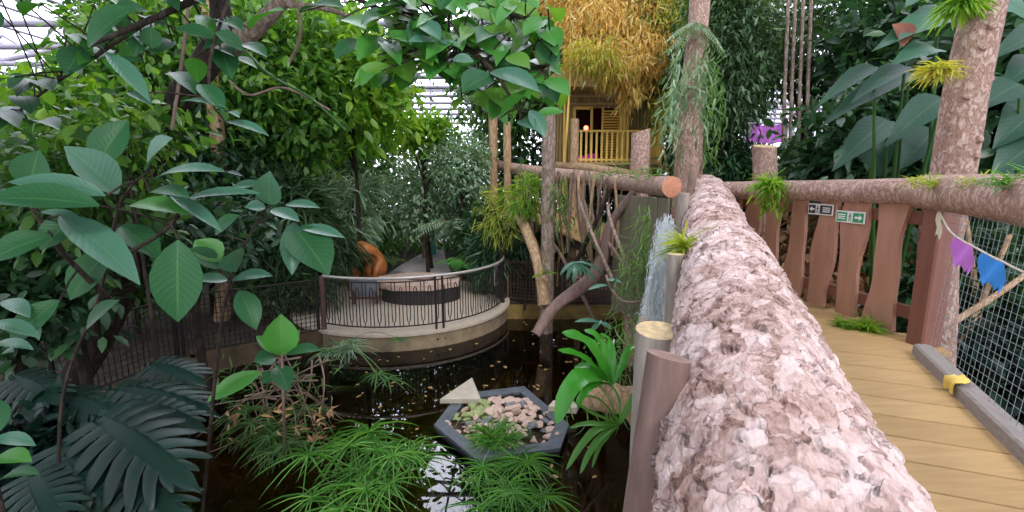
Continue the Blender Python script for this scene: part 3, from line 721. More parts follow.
# driftwood branches in the pond
def limb(name, pts, rad, m, lab, cat='branch', wob=.15, branches=()):
    root = empty(name, pts[0], lab, cat); b = MB(); tube(b, spline(pts, 7), rad, 14, True, wob, seed=len(lab)); 
    for p, r in branches: tube(b, spline(p, 5), r, 8, True, .1)
    part(b, 'wood', m, root); return root
limb('driftwood_branch', [at(536, 334, 7.4), at(556, 306, 7.5), at(590, 280, 7.4), at(604, 255, 7.3), at(610, 225, 7.2), at(634, 192, 6.9)], [.085, .1, .12, .1, .07, .05], M['smooth_pole'], 'thick curved brown branch rising from the pond to the far bridge',
     branches=(([at(603, 258, 7.3), at(592, 236, 7.2), at(584, 200, 7.2)], [.05, .02]), ([at(606, 240, 7.25), at(622, 262, 7.0), at(632, 285, 6.9)], [.04, .02])))
limb('slanting_trunk', [at(545, 305, 9.0), at(538, 262, 9.3), at(527, 232, 9.8), at(512, 200, 10.3)], [.13, .12, .1], M['bark_tan'], 'pale trunk leaning over the pond left of the tall grey post')
limb('slanting_trunk', [at(594, 318, 8.8), at(565, 262, 9.2), at(551, 240, 9.6)], [.04, .035], M['stick'], 'thin dark crossing stick right of the tall grey post')
limb('leaning_stick', [at(617, 290, 6.6), at(588, 224, 7.0), at(578, 196, 7.2)], [.03, .02], M['bark_grey'], 'slender pale stick leaning against the twisted railing')
limb('leaning_stick', [at(566, 282, 7.8), at(596, 222, 7.4), at(610, 190, 7.2)], [.045, .03], M['bark_dark'], 'dark stick leaning right up to the grey handrail log')
limb('leaning_stick', [at(640, 300, 6.2), at(612, 225, 6.7), at(608, 205, 6.9)], [.03, .02], M['bark_grey'], 'grey forked stick leaning left beside the plank screen')
# ------------------------------------------------------------ trees with bare trunks
def bare_tree(pts, rad, m, lab, wob=.1, name='tree_trunk', knots=0, seg=28):
    root = empty(name, pts[0], lab, 'tree'); b = MB(); P = spline(pts, 10); tube(b, P, rad, seg, True, wob, seed=len(lab)); trk = part(b, 'trunk', m, root)
    for k in range(knots):
        i = int(len(P)*(.3+.6*random.random())); a = random.uniform(PI, 2*PI); d = Vector((math.cos(a), math.sin(a), .3)); r = np.interp(i/len(P), np.linspace(0, 1, len(rad)), rad)
        b = MB(); c = P[i]+d*r*.85; tube(b, [c, c+d*r*.25], [r*.3, r*.2], 9, True, .2); part(b, 'knot', m, trk)
    return root
bare_tree([Vector((2.9, 7.9, -1.9)), at(688, 178, 7.9), at(690, 110, 7.9), at(696, 50, 7.95), at(704, -40, 8), at(716, -160, 8.2)], [.26, .225, .185, .16, .15, .1], M['bark_pink'], 'bark tree trunk with blue-green ferns on it at the far end of the big log', knots=5)
bare_tree([at(934, 420, 3.75), at(938, 260, 3.7), at(952, 178, 3.62), at(965, 95, 3.6), at(987, -10, 3.6), at(1010, -160, 3.7)], [.135, .13, .135, .13, .125, .1], M['bark_pink'], 'knotty pink-barked tree trunk rising behind the handrail on the right', knots=9, wob=.09)
# ------------------------------------------------------------ plants: builders
def strands(b, anchors, length, n, spread, wd, T=T_STRAP, rg=rng, sway=.12, seglen=.12):
    # hanging strands: chains of short leaves
    P = []; D = []; L = []
    for a in anchors:
        for k in range(n):
            p = np.array(a)+rg.normal(size=3)*spread; ln = length*(.5+.7*rg.random()); m_ = int(ln/seglen)+1; dr = rg.normal(size=3)*sway; dr[2] = -1
            for j in range(m_):
                P.append(p.copy()); d = dr+rg.normal(size=3)*.3; D.append(d); L.append(seglen*1.3); p = p+dr*seglen
    n_ = len(P); scatter(b, T, np.array(P), np.array(D), rg.normal(size=(n_, 3))+np.array([0, -1, 0]), np.array(L), wd); return b
def tuft(b, c, n, L, wd, up=.8, rg=rng, T=T_STRAP):
    D = rg.normal(size=(n, 3)); D[:, 2] = np.abs(D[:, 2])*.6+up; P = np.array(c)[None]+rg.normal(size=(n, 3))*.02
    scatter(b, T, P, D, np.array([0, 0, 1.])+rg.normal(size=(n, 3))*.2, L*(.6+.6*rg.random(n)), wd); return b
def tag1(b, name, m, loc, lab, cat, group=None, kind=None): return tag(b.build(name, m, None, tuple(loc)), lab, cat, group, kind)
def umbel(b, c, r, n, wd, rg=rng, tilt=None):
    a = np.linspace(0, 2*PI, n, endpoint=False)+rg.random(n)*.3; D = np.stack([np.cos(a), np.sin(a), .25+.3*rg.random(n)], 1)
    scatter(b, T_STRAP, np.repeat(np.array(c)[None], n, 0), D, np.array([[0, 0, 1.]])+rg.normal(size=(n, 3))*.1, r*(.6+.7*rg.random(n)), wd)
def sedge(c, n, h, r, wd, lab, m=None, leanv=(0, 0), nl=19, cloud=.4):
    c = vv(c); root = empty('umbrella_sedge', c, lab, 'plant'); st = MB(); lf = MB()
    for k in range(n):
        a = random.uniform(0, 2*PI); q = random.random()**.6*cloud; f_ = c+Vector((math.cos(a)*q*.35, math.sin(a)*q*.35, 0))
        t = c+Vector((math.cos(a)*q+leanv[0]*random.uniform(.3, 1), math.sin(a)*q+leanv[1]*random.uniform(.3, 1), h*random.uniform(.6, 1.1)))
        tube(st, [f_, (f_+t)/2+Vector((0, 0, h*.1)), t], .005, 4, False); umbel(lf, t, r*random.uniform(.7, 1.15), nl, wd)
    part(st, 'stem', m or M['grass'], root); part(lf, 'foliage', m or M['grass'], root); return root
def shrub(name, c, r, lab, cat, m, ncl, per, L, asp, T=T_OVAL, spread=.3, droop=.2, stems=5, base=None, mt='bark_dark', outw=.8, group=None, shell=.5, trad=.06, jl=.35):
    c = vv(c); base = vv(base) if base is not None else Vector((c.x, c.y, GZ)); root = empty(name, base, lab, cat, group); b = MB(); C = crown(b, c, r, ncl, per, L, asp, T, spread, droop, outw, shell, jl=jl)
    part(b, 'foliage', m, root); s = MB()
    tube(s, spline([base, base.lerp(c, .5)+Vector((random.uniform(-.1, .1), 0, 0)), c], 4), [trad, trad*.6], 8, True, .1)
    mid = base.lerp(c, .6)
    for k in range(stems):
        e = vv(C[rng.integers(len(C))]); tube(s, curve(mid, e, -.1*(e-mid).length, 5, .03), [trad*.5, trad*.15], 6, False)
    part(s, 'stem', M[mt], root); return root
# ferns and hangings around the far bridge
def near(px, py, Y): return np.array(at(px, py, Y))
b = MB(); strands(b, [near(645, 205, 5.95), near(652, 215, 5.9), near(648, 235, 5.95)], .9, 7, .05, .018); tag1(b, 'hanging_fern', M['moss_green'], at(650, 200, 5.95), 'green strands hanging over the plank screen from the handrail log', 'plant')
b = MB(); strands(b, [near(632, 250, 6.0), near(636, 262, 6.0)], .9, 14, .1, .012); tag1(b, 'hanging_moss', M['moss_green'], at(634, 245, 6.0), 'fine grey-green tangle hanging low on the plank screen', 'plant')
b = MB(); strands(b, [near(565, 178, 9.0), near(551, 185, 9.0), near(566, 195, 9)], 1.0, 6, .07, .03); tag1(b, 'hanging_fern', M['moss_green'], at(560, 180, 9), 'long green strands hanging beside the tall grey post', 'plant')
b = MB(); strands(b, [near(660, 255, 4.0), near(663, 235, 4.0), near(657, 275, 4.0), near(666, 222, 4.05)], .62, 150, .032, .006, T_LANCE, sway=.1, seglen=.04); tag1(b, 'spanish_moss', M['spanish'], at(664, 215, 4.05), 'silvery grey beard of hanging moss beside the big log', 'plant')
b = MB(); tuft(b, near(686, 249, 3.05), 120, .17, .014, .35); tag1(b, 'air_plant', M['yg'], at(686, 249, 3.05), 'spiky yellow-green air plant on the left edge of the big log', 'plant')
b = MB(); tuft(b, near(769, 186, 4.98), 190, .17, .018, .12); strands(b, [near(769, 188, 4.9), near(777, 188, 4.9)], .22, 16, .06, .02, seglen=.09); tag1(b, 'spider_plant', M['lime'], at(773, 186, 4.98), 'bright lime spider plant tumbling over the handrail log', 'plant')
b = MB()
for q in range(7): tuft(b, np.array(at(598+q*10.4, 184-(q % 3)*2.0, 7.4-.18*q))+np.array([0, 0, .1]), 9, .24, .016, .1)
tag1(b, 'moss_tufts', M['moss_green'], at(640, 180, 6.8), 'ragged green tufts growing along the top of the grey handrail log', 'plant', kind='stuff')
b = MB(); tuft(b, f0+Vector((-.16, .28, .01)), 130, .13, .012, .6); tuft(b, f0+Vector((-.3, .38, .01)), 80, .1, .012, .5); tag1(b, 'fern_tuft', M['lime'], f0+Vector((-.15, .1, 0)), 'small green weed tuft at the foot of the fence corner post', 'plant')
for px, lab in ((925, 'mossy yellow-brown tuft on the handrail left of the pink-barked trunk'), (985, 'short green moss tuft on the handrail right of the pink-barked trunk'), (1016, 'grassy tuft on the handrail log by the right picture edge')):
    Y = 3.25 if px < 950 else (2.9 if px < 1000 else 2.6)
    b = MB(); c = np.array(at(px, 181, Y))
    for k in range(7): tuft(b, c+np.array([(k-3)*.035, 0, -.02]), 14, .07 if px < 1000 else .12, .009, .5)
    tag1(b, 'moss_tuft', M['yg'] if px != 1016 else M['grass'], c, lab, 'plant')
b = MB(); tuft(b, near(938, 70, 3.5), 170, .13, .014, -.1); tag1(b, 'epiphyte', M['bamboo_green'], at(938, 70, 3.5), 'dry yellowish epiphyte clump halfway up the pink-barked trunk', 'plant')
b = MB(); tuft(b, near(962, 3, 3.5), 150, .17, .025, -.2); tag1(b, 'epiphyte', M['lime'], at(962, 3, 3.5), 'greenish epiphyte clump at the top of the pink-barked trunk', 'plant')
# ferns on the mid tree
def fern(c, n, L, wd, m, lab, name='fern', up=.5, pinn=14, direction=None, ps=.1, cat='plant'):
    c = vv(c); root = empty(name, c, lab, cat); lf = MB(); st = MB()
    for k in range(n):
        a = 2*PI*k/n+random.uniform(-.3, .3); d = Vector((math.cos(a), math.sin(a), up+random.uniform(-.2, .3))).normalized()
        if direction is not None: d = (d*.6+vv(direction)).normalized()
        ln = L*random.uniform(.7, 1.1); pts = [c+d*ln*t+Vector((0, 0, -.45*ln*t*t)) for t in np.linspace(0, 1, pinn)]
        tube(st, pts, [.006, .002], 4, False); P = []; D = []; LL = []
        side = d.cross(ZZ).normalized()
        for i in range(1, pinn):
            t = i/pinn; w_ = wd*math.sin(PI*min(1, t*.85+.12))+.02; dd = (pts[i]-pts[i-1]).normalized()
            for s in (-1, 1): P.append(pts[i]); D.append(side*s+dd*.5+Vector((0, 0, -.15))); LL.append(w_)
        scatter(lf, T_LANCE, np.array(P), np.array(D), np.array([[0, 0, 1.]])+rng.normal(size=(len(P), 3))*.1, np.array(LL), ps*wd*2)
    part(st, 'stem', M['stick'], root); part(lf, 'foliage', m, root); return root
fern(at(697, 22, 7.7), 14, .5, .13, M['silver'], 'blue-green fern hanging from the upper part of the bark tree', 'hanging_fern', -.4)
fern(at(688, 88, 7.55), 9, .32, .07, M['silver'], 'small fern rosette halfway up the bark tree trunk', 'fern', .2)
b = MB(); strands(b, [near(683, 60, 7.5), near(678, 80, 7.6), near(704, 60, 7.55)], 1.1, 14, .12, .03); tag1(b, 'hanging_moss', M['silver'], at(684, 60, 7.5), 'pale green curtain of strands down the left side of the bark tree', 'plant')
b = MB(); strands(b, [near(712, 50, 7.8), near(718, 80, 7.8)], 1.3, 12, .14, .03); tag1(b, 'hanging_moss', M['moss_green'], at(714, 50, 7.8), 'green fronds hanging to the right of the bark tree', 'plant')
# nest ferns
def frond(mb, pts, width, up=(0, -.4, 1), prof=STRAP, fold=.12, wavy=.05):
    P = spline(pts, 5); n = len(P); V = []; U = []; up = vv(up).normalized()
    for i, c in enumerate(P):
        t = i/(n-1); d = (P[min(i+1, n-1)]-P[max(i-1, 0)]).normalized(); nrm = up-d*up.dot(d)
        nrm = nrm.normalized() if nrm.length > .1 else Vector((0, -1, 0)); side = d.cross(nrm).normalized()
        w_ = np.interp(t, [q[0] for q in prof], [q[1] for q in prof])
        for s_ in (-1, -.5, 0, .5, 1): V.append(c+side*(s_*w_*width*.5)+nrm*(fold*width*abs(s_)**1.5*w_+wavy*width*math.sin(t*22+s_*3)*abs(s_))); U.append((.5+s_*.5, t+.001))
    mb.add(V, np.array([(i*5+k, i*5+k+1, i*5+k+6, i*5+k+5) for i in range(n-1) for k in range(4)]), True, U)
def nestfern(fr, m, lab):
    c = vv(fr[0][0][0]); root = empty('birds_nest_fern', c, lab, 'fern')
    for pts, w_ in fr: b = MB(); frond(b, pts, w_); part(b, 'leaf', m, root)
    return root
def nest(c, leaves, m, lab, wd=.1):
    c = vv(c); root = empty('birds_nest_fern', c, lab, 'fern')
    for (tip, w_, ar) in leaves:
        b = MB(); ribbon(b, c, tip, w_, (0, -.5, 1), ar, STRAP, .1, .06); part(b, 'leaf', m, root)
    return root
c = at(612, 385, 3.3)
def fr_(c, *pp): return [c]+[at(x, y, Y) for x, y, Y in pp]
nestfern([(fr_(c, (600, 362, 3.25), (585, 342, 3.2), (562, 333, 3.1)), .17), (fr_(c, (598, 370, 3.2), (580, 356, 3.1), (558, 350, 3.0)), .1), (fr_(c, (592, 376, 3.1), (572, 386, 3.0), (556, 424, 2.95)), .16),
    (fr_(c, (604, 352, 3.4), (596, 336, 3.4), (584, 330, 3.4)), .09), (fr_(c, (612, 360, 3.4), (608, 340, 3.45), (600, 334, 3.4)), .07), (fr_(c, (596, 384, 3.1), (582, 396, 3.0), (578, 408, 3.0)), .06), (fr_(c, (622, 365, 3.4), (628, 350, 3.4), (636, 346, 3.4)), .06), (fr_(c, (600, 374, 3.3), (588, 366, 3.3), (574, 368, 3.3)), .08)], M['nest'], 'glossy bright green nest fern with broad arching fronds by the round-topped post')
c = at(619, 424, 3.1)
nestfern([(fr_(c, (600, 428, 3.0), (584, 442, 2.95), (566, 470, 2.9)), .06), (fr_(c, (602, 436, 3.0), (590, 452, 2.95), (580, 474, 2.9)), .05), (fr_(c, (604, 418, 3.05), (590, 412, 3.0), (572, 400, 3.0)), .035), (fr_(c, (608, 408, 3.1), (596, 398, 3.05), (582, 396, 3.0)), .03), (fr_(c, (600, 424, 3.0), (584, 424, 3.0), (570, 428, 2.95)), .045),
    (fr_(c, (606, 438, 3.0), (598, 450, 3.0), (592, 468, 2.95)), .035), (fr_(c, (620, 405, 3.1), (616, 392, 3.15), (606, 378, 3.2)), .02), (fr_(c, (628, 408, 3.1), (634, 392, 3.1)), .05), (fr_(c, (612, 405, 3.1), (604, 392, 3.1), (590, 372, 3.1)), .012)], M['lime2'], 'smaller lighter nest fern hanging below the glossy one')
limb('perch_branch', [at(648, 440, 3.1), at(628, 405, 3.25), at(606, 385, 3.4), at(585, 378, 3.7)], [.06, .07, .05, .03], M['bark_tan'], 'short tan branch carrying the nest ferns beside the posts')
limb('perch_branch', [at(640, 400, 3.9), at(610, 400, 4.0), at(582, 398, 4.1)], [.12, .12, .09], M['bark_tan'], 'thick mossy log half under the nest ferns at the water')
b = MB(); strands(b, [near(618, 335, 4.2), near(610, 350, 4.2), near(628, 328, 4.1)], .7, 14, .09, .012); tag1(b, 'hanging_moss', M['moss_green'], at(618, 330, 4.2), 'thin green strands hanging just above the nest ferns', 'plant')
# orchid-like plant on the bridge corner
root = empty('pale_leaf_epiphyte', at(617, 298, 5.6), 'small grey-green epiphyte with oval leaves on a thin branch over the water', 'plant')
b = MB(); tube(b, spline([at(652, 300, 5.6), at(625, 302, 5.6), at(612, 290, 5.6), at(606, 275, 5.7)], 5), .018, 6); part(b, 'stem', M['stick'], root)
for (bx, by, tx, ty, w_) in ((608, 285, 588, 290, .06), (606, 280, 622, 283, .06), (604, 274, 592, 268, .05), (612, 290, 618, 276, .06), (600, 322, 574, 322, .07), (600, 322, 612, 330, .06), (602, 320, 590, 334, .05)):
    b = MB(); ribbon(b, at(bx, by, 5.6), at(tx, ty, 5.5), w_*1.4, (0, -.3, 1), .05); part(b, 'leaf', M['gloss_pale'], root)
nest(at(575, 262, 7.1), [(at(560+q*7, 276+(q % 3)*4, 7.0), .07, .2) for q in range(7)], M['gloss_pale'], 'bluish fern draped over the curved brown branch')
nest(at(543, 275, 8.9), [(at(532+q*5, 270-(q % 3)*7+(q-2)**2*2, 8.7), .06, .15) for q in range(6)], M['lime'], 'little strap-leaved fern at the foot of the pale leaning trunk')
nest(at(592, 250, 7.4), [(at(580+q*5, 240-(q % 3)*10, 7.3), .03, .1) for q in range(7)], M['nest'], 'narrow-leaved fern sprouting amid the twisted railing')
# ------------------------------------------------------------ treehouse
TY = 13.0
def tp_(px, py, Y=TY): return at(px, py, Y)
root = empty('treehouse', Vector((2.9, 14.2, 1.6)), 'split bamboo treehouse with yellow balcony and dark window under dry bamboo leaves', 'house')
x0 = tp_(553, 160).x; x1 = tp_(645, 160).x; zb = tp_(600, 165).z; ztop = zb+2.15
def addp(name, m, f_, lab=None):
    b = MB(); f_(b); o = part(b, name, m, root)
    if lab: o['label'] = lab
    return o
wy = 14.0; X0 = at(553, 160, wy).x; X1 = at(648, 160, wy).x; wx0 = at(574, 120, wy).x; wx1 = at(590, 120, wy).x; sx1 = at(620, 120, wy).x; wt = at(580, 108, wy).z
def slats(b, xa, xb, za, zc, y, n, r=.035):
    for i in range(n):
        x = xa+(xb-xa)*(i+.5)/n; tube(b, [(x, y, za), (x, y, zc)], (xb-xa)/n*.52, 6, True)
addp('floor', M['bam_wall'], lambda b: box(b, (2.9, 14.4, zb-.06), (3.0, 3.2, .1)))
addp('front_wall', M['bam_wall'], lambda b: (slats(b, X0, wx0, zb, ztop, wy, 7), slats(b, wx0, sx1, wt, ztop, wy, 14), slats(b, sx1, X1, zb, ztop, wy, 9)))
addp('back_wall', M['inside'], lambda b: box(b, ((X0+X1)/2, wy+1.9, (zb+ztop)/2), (X1-X0, .05, ztop-zb)))
addp('side_wall', M['bam_wall'], lambda b: box(b, (X0, wy+.95, (zb+ztop)/2), (.05, 1.9, ztop-zb)))
addp('side_wall', M['bam_wall'], lambda b: box(b, (X1, wy+.95, (zb+ztop)/2), (.05, 1.9, ztop-zb)))
def win(b):
    for (xa, xb, za, zc) in ((wx0, wx1+.06, wt-.05, wt+.03), (wx0-.03, wx0+.04, zb, wt), (wx1, wx1+.07, zb, wt)): box(b, ((xa+xb)/2, wy-.06, (za+zc)/2), (xb-xa, .06, zc-za))
addp('window_frame', M['bam_yellow'], win)
def shut(b):
    xa = at(602, 120, wy).x; xb = at(619, 120, wy).x
    for i in range(20): box(b, ((xa+xb)/2, wy-.09, zb+.1+i*(wt-zb-.2)/19), (xb-xa, .015, .05), (Vector((1, 0, 0)), Vector((0, .8, .6)), Vector((0, -.6, .8))))
    for x in (xa, xb): box(b, (x, wy-.09, (zb+wt)/2), (.05, .05, wt-zb))
addp('shutter', M['bam_yellow'], shut)
addp('lintel', M['bam_wall'], lambda b: (tube(b, [(X0-.1, wy-.1, wt+.1), (X1+.1, wy-.1, wt+.12)], .05, 8), tube(b, [(X0-.1, wy-.1, ztop-.2), (X1+.1, wy-.1, ztop-.2)], .05, 8)))
for k, px in enumerate((622, 625, 628)):
    addp('bamboo_pole', M['bam_yellow'], lambda b: tube(b, [at(px-1, 166, 13.7), at(px, 100, 13.6)], .05, 8))
def roof(b):
    za = ztop+.0; V = [(X0-.5, wy-1.0, za-.1), (X1+.5, wy-1.0, za-.1), (X1+.5, wy+2.6, za-.1), (X0-.5, wy+2.6, za-.1), (X0+.9, wy+.8, za+1.3), (X1-.9, wy+.8, za+1.3)]
    b.add(V, [(0, 1, 5, 4), (2, 3, 4, 5), (1, 2, 5), (3, 0, 4), (3, 2, 1, 0)], False)
addp('roof', M['bam_wall'], roof)
for x in (1.9, 3.9):
    for y in (13.3, 15.6): addp('support_post', M['bark_tan'], lambda b: tube(b, [(x, y, GZ), (x, y, zb)], .1, 10))
# balcony
by = 12.75; bx0 = at(573, 160, by).x; bx1 = at(650, 160, by).x; zr = at(600, 131, by).z; zbb = at(600, 162, by).z
addp('balcony_floor', M['bam_wall'], lambda b: box(b, ((bx0+bx1)/2+.1, by+.6, zbb-.04), (bx1-bx0+.3, 1.3, .08)))
def brail(b):
    box(b, ((bx0+bx1)/2, by, zr), (bx1-bx0, .06, .05)); box(b, ((bx0+bx1)/2, by, zbb+.06), (bx1-bx0, .05, .05))
    box(b, (bx1+.12, by+.5, zr), (.06, 1.0, .05))
brl = addp('balcony_rail', M['bam_yellow'], brail)
nb = 15
for i in range(nb):
    x = bx0+(bx1-bx0)*(i+.5)/nb; b = MB(); box(b, (x, by, (zr+zbb)/2), (.055, .035, zr-zbb), None, .006); part(b, 'baluster', M['bam_yellow'], brl)
addp('side_panel', M['bam_yellow'], lambda b: box(b, (bx1+.14, by+.45, (zr+zbb)/2-.05), (.04, 1.0, zr-zbb+.3), (Vector((.95, .3, 0)).normalized(), Vector((-.3, .95, 0)).normalized(), ZZ)))
b = MB(); c = at(586, 128, 14.6)
r_ = empty('red_lamp', c, 'small glowing red lamp inside the treehouse window', 'lamp')
for i in range(6):
    pass
import bmesh as _b
def ball(b, c, r, sy=1, n=10):
    c = vv(c); V = []
    for i in range(1, n):
        th = PI*i/n
        for k in range(n*2): V.append(c+Vector((r*math.sin(th)*math.cos(PI*k/n), r*math.sin(th)*math.sin(PI*k/n), r*sy*math.cos(th))))
    m2 = n*2; V += [c+Vector((0, 0, r*sy)), c-Vector((0, 0, r*sy))]; top = len(V)-2
    Fc = [(i*m2+k, (i+1)*m2+k, (i+1)*m2+(k+1) % m2, i*m2+(k+1) % m2) for i in range(n-2) for k in range(m2)]
    Fc += [(top, k, (k+1) % m2) for k in range(m2)]+[(top+1, (n-2)*m2+(k+1) % m2, (n-2)*m2+k) for k in range(m2)]
    return b.add(V, Fc, True)
ball(b, c, .07); part(b, 'bulb', M['lamp_red'], r_); b = MB(); tube(b, [c+ZZ*.06, c+ZZ*.5], .012, 6); part(b, 'cord', M['steel_dark'], r_)
def cushion(c, s, lab, m):
    b = MB(); ball(b, (0, 0, 0), 1, 1, 8); V = b.V[0]; V[:] = np.sign(V)*np.abs(V)**.6*np.array(s); V += np.array(c); tag1(b, 'cushion', m, c, lab, 'cushion')
cushion(at(592, 158, 13.2), (.17, .1, .12), 'magenta cushion behind the yellow balcony balusters', M['magenta']); cushion(at(581, 159, 13.3), (.12, .08, .09), 'smaller magenta cushion at the left end of the balcony', M['magenta'])
# dry bamboo leaves heaped over the roof
def bamboo(name, lab, spec, m, n, L, culms):
    root = empty(name, culms[0][0], lab, 'bamboo'); b = MB()
    for (px, py, rx, ry, Y, k) in spec:
        c = at(px, py, Y); s = Y/F; ncl = int(k*n); crown(b, c, (rx*s, .8, ry*s), ncl, 13, L, .16, T_LANCE, .16, .9, .35, .2)
    part(b, 'foliage', m, root)
    for pts, r in culms:
        b = MB(); tube(b, spline([pts, r[0]], 4), r[1], 7); part(b, 'culm', M['bam_yellow'], root)
    return root
bamboo('dry_bamboo', 'golden dry bamboo foliage spilling over the treehouse roof', [(640, 10, 40, 24, 12.6, 1.2), (600, 28, 45, 22, 12.4, 1.2), (645, 55, 26, 24, 12.1, .9), (596, 55, 30, 14, 12.0, .5), (622, 70, 26, 14, 12.0, .5), (632, 92, 6, 20, 11.9, .12), (575, -8, 45, 25, 13, .8), (650, -20, 45, 25, 13, .8)], M['bamboo_dry'], 250, .22,
       [(Vector((1.45, 13.2, GZ)), (at(566, 20, 13), .035)), (Vector((5.0, 13.4, GZ)), (at(662, 10, 13), .035)), (Vector((4.9, 13.2, GZ)), (at(668, 20, 13), .035))])
bamboo('green_bamboo', 'yellow-green bamboo leaves in front of the treehouse roof', [(590, 58, 22, 13, 11.7, .3), (614, 66, 16, 9, 11.6, .15), (668, 105, 12, 26, 12.4, .3), (665, 20, 12, 20, 12.2, .2)], M['bamboo_green'], 260, .2,
       [(Vector((1.2, 12.2, GZ)), (at(572, 50, 12), .03)), (Vector((4.7, 12.2, GZ)), (at(655, 100, 12.4), .03))])
# ------------------------------------------------------------ viewing platform railing
root = empty('platform_railing', Vector((PC.x, PC.y-PR, PZ)), 'curved metal railing with hairpin balusters around the round platform', 'railing')
def pa(a, z, r=PR): return Vector((PC.x+r*math.cos(a), PC.y+r*math.sin(a), z))
A0 = math.radians(243); A1 = math.radians(366); RH = 1.0
b = MB(); tube(b, [pa(A0+(A1-A0)*i/40, PZ+RH) for i in range(41)], .028, 8); part(b, 'top_rail', M['rail_top'], root)
b = MB(); tube(b, [pa(A0+(A1-A0)*i/40, PZ+.1) for i in range(41)], .014, 6); tube(b, [pa(A0+(A1-A0)*i/40, PZ+RH-.07) for i in range(41)], .012, 6); part(b, 'lower_rail', M['steel_dark'], root)
nbal = 37
for i in range(nbal):
    am = A0+(A1-A0)*(i+.5)/nbal; w2 = (A1-A0)/nbal*.24; b = MB()
    if i % 2 == 0: # hairpin opening upward, its U near the bottom
        pts = [pa(am-w2, PZ+RH-.07), pa(am-w2, PZ+.3), pa(am-w2*.7, PZ+.2), pa(am, PZ+.16), pa(am+w2*.7, PZ+.2), pa(am+w2, PZ+.3), pa(am+w2, PZ+RH-.07)]
        tube(b, [pa(am, PZ+.16), pa(am, PZ+.1)], .01, 5)
    else:
        pts = [pa(am-w2, PZ+.1), pa(am-w2, PZ+RH-.3), pa(am-w2*.7, PZ+RH-.2), pa(am, PZ+RH-.16), pa(am+w2*.7, PZ+RH-.2), pa(am+w2, PZ+RH-.3), pa(am+w2, PZ+.1)]
    tube(b, pts, .0095, 5); part(b, 'baluster', M['steel_dark'], root)
for a in (A0, math.radians(297), math.radians(300.5), A1):
    b = MB(); tube(b, [pa(a, GZ-.2, PR+.06), pa(a, PZ+RH, PR+.03)], .022 if a != A0 else .05, 8); ball(b, pa(a, GZ-.1, PR+.09), .035, 1, 6); part(b, 'post', M['steel_dark'] if a != A0 else M['rust'], root)
# straight wire fences left and right of the platform
def wire_fence(pts, lab, h=1.0, n=None, posts=(), m='steel_dark', step=.075, r=.009, rings=True, name='wire_fence'):
    root = empty(name, pts[0], lab, 'fence'); tot = sum((vv(pts[i+1])-vv(pts[i])).length for i in range(len(pts)-1))
    def q(s):
        for i in range(len(pts)-1):
            a = vv(pts[i]); c = vv(pts[i+1]); l = (c-a).length
            if s <= l or i == len(pts)-2: return a.lerp(c, min(1, s/l))
            s -= l
    b = MB(); tube(b, [q(tot*i/12)+ZZ*h for i in range(13)], .014, 6); tube(b, [q(tot*i/12)+ZZ*.08 for i in range(13)], .012, 6); part(b, 'rail', M[m], root)
    b = MB(); s = 0
    while s < tot:
        p = q(s); jj = random.uniform(-.012, .012); tube(b, [p+ZZ*.08, p+ZZ*.5+Vector((jj, 0, 0)), p+ZZ*h], r, 4, False)
        s += step
    z = .16
    while z < h: tube(b, [q(tot*i/12)+ZZ*(z+random.uniform(-.01, .01)) for i in range(13)], r*.7, 4, False); z += .085
    part(b, 'mesh_panel', M[m], root)
    for s in posts: p = q(s*tot); b = MB(); tube(b, [p-ZZ*.1, p+ZZ*(h+.06)], .032, 8); part(b, 'post', M[m], root)
gA = gz(60, 408, GZ); gA.z = GZ; gm = Vector((fB.x, fB.y, GZ)); gC = pa(A0, GZ, PR+.05)
wire_fence([gm+(gA-gm)*1.9, gA, gm, gC-Vector((.05, 0, 0))], 'dark wire fence along the pond edge left of the round platform', 1.02, posts=(0, .3, .585, .605, .99))
wire_fence([pa(A1, GZ, PR)+Vector((.05, .1, 0)), Vector((.6, 10.5, GZ)), Vector((3.2, 10.35, GZ))], 'rusty wire fence under the distant bridge behind the pond wall', .95, posts=(.02, .4, .9), m='rust')
# things on the platform
c = gz(417, 304, PZ); c = Vector((c.x, c.y+.55, PZ))
root = empty('woven_planter', c, 'low round planter with dark woven sides and a pale stone top on the platform', 'planter')
b = MB(); R_p = .98
V = []; nn = 56
for j in range(13):
    for k in range(nn):
        a = 2*PI*k/nn; r_w = R_p*.92+(.02*math.sin(a*28+PI*(j % 2))); V.append((c.x+r_w*math.cos(a), c.y+r_w*.75*math.sin(a), PZ+j*.029))
b.add(V, [(j*nn+k, j*nn+(k+1) % nn, (j+1)*nn+(k+1) % nn, (j+1)*nn+k) for j in range(12) for k in range(nn)], True); part(b, 'woven_side', M['wicker'], root)
b = MB(); poly = [(c.x-.08+R_p*1.08*math.cos(2*PI*(k+.5)/8), c.y+R_p*.8*math.sin(2*PI*(k+.5)/8)) for k in range(8)]; prism(b, poly, PZ+.34, PZ+.46); part(b, 'stone_top', M['stone_pink'], root)
b = MB(); tube(b, [(c.x+.3*math.cos(2*PI*k/20), c.y+.2*math.sin(2*PI*k/20), PZ+.48) for k in range(21)], .02, 6); part(b, 'metal_ring', M['rust'], root)
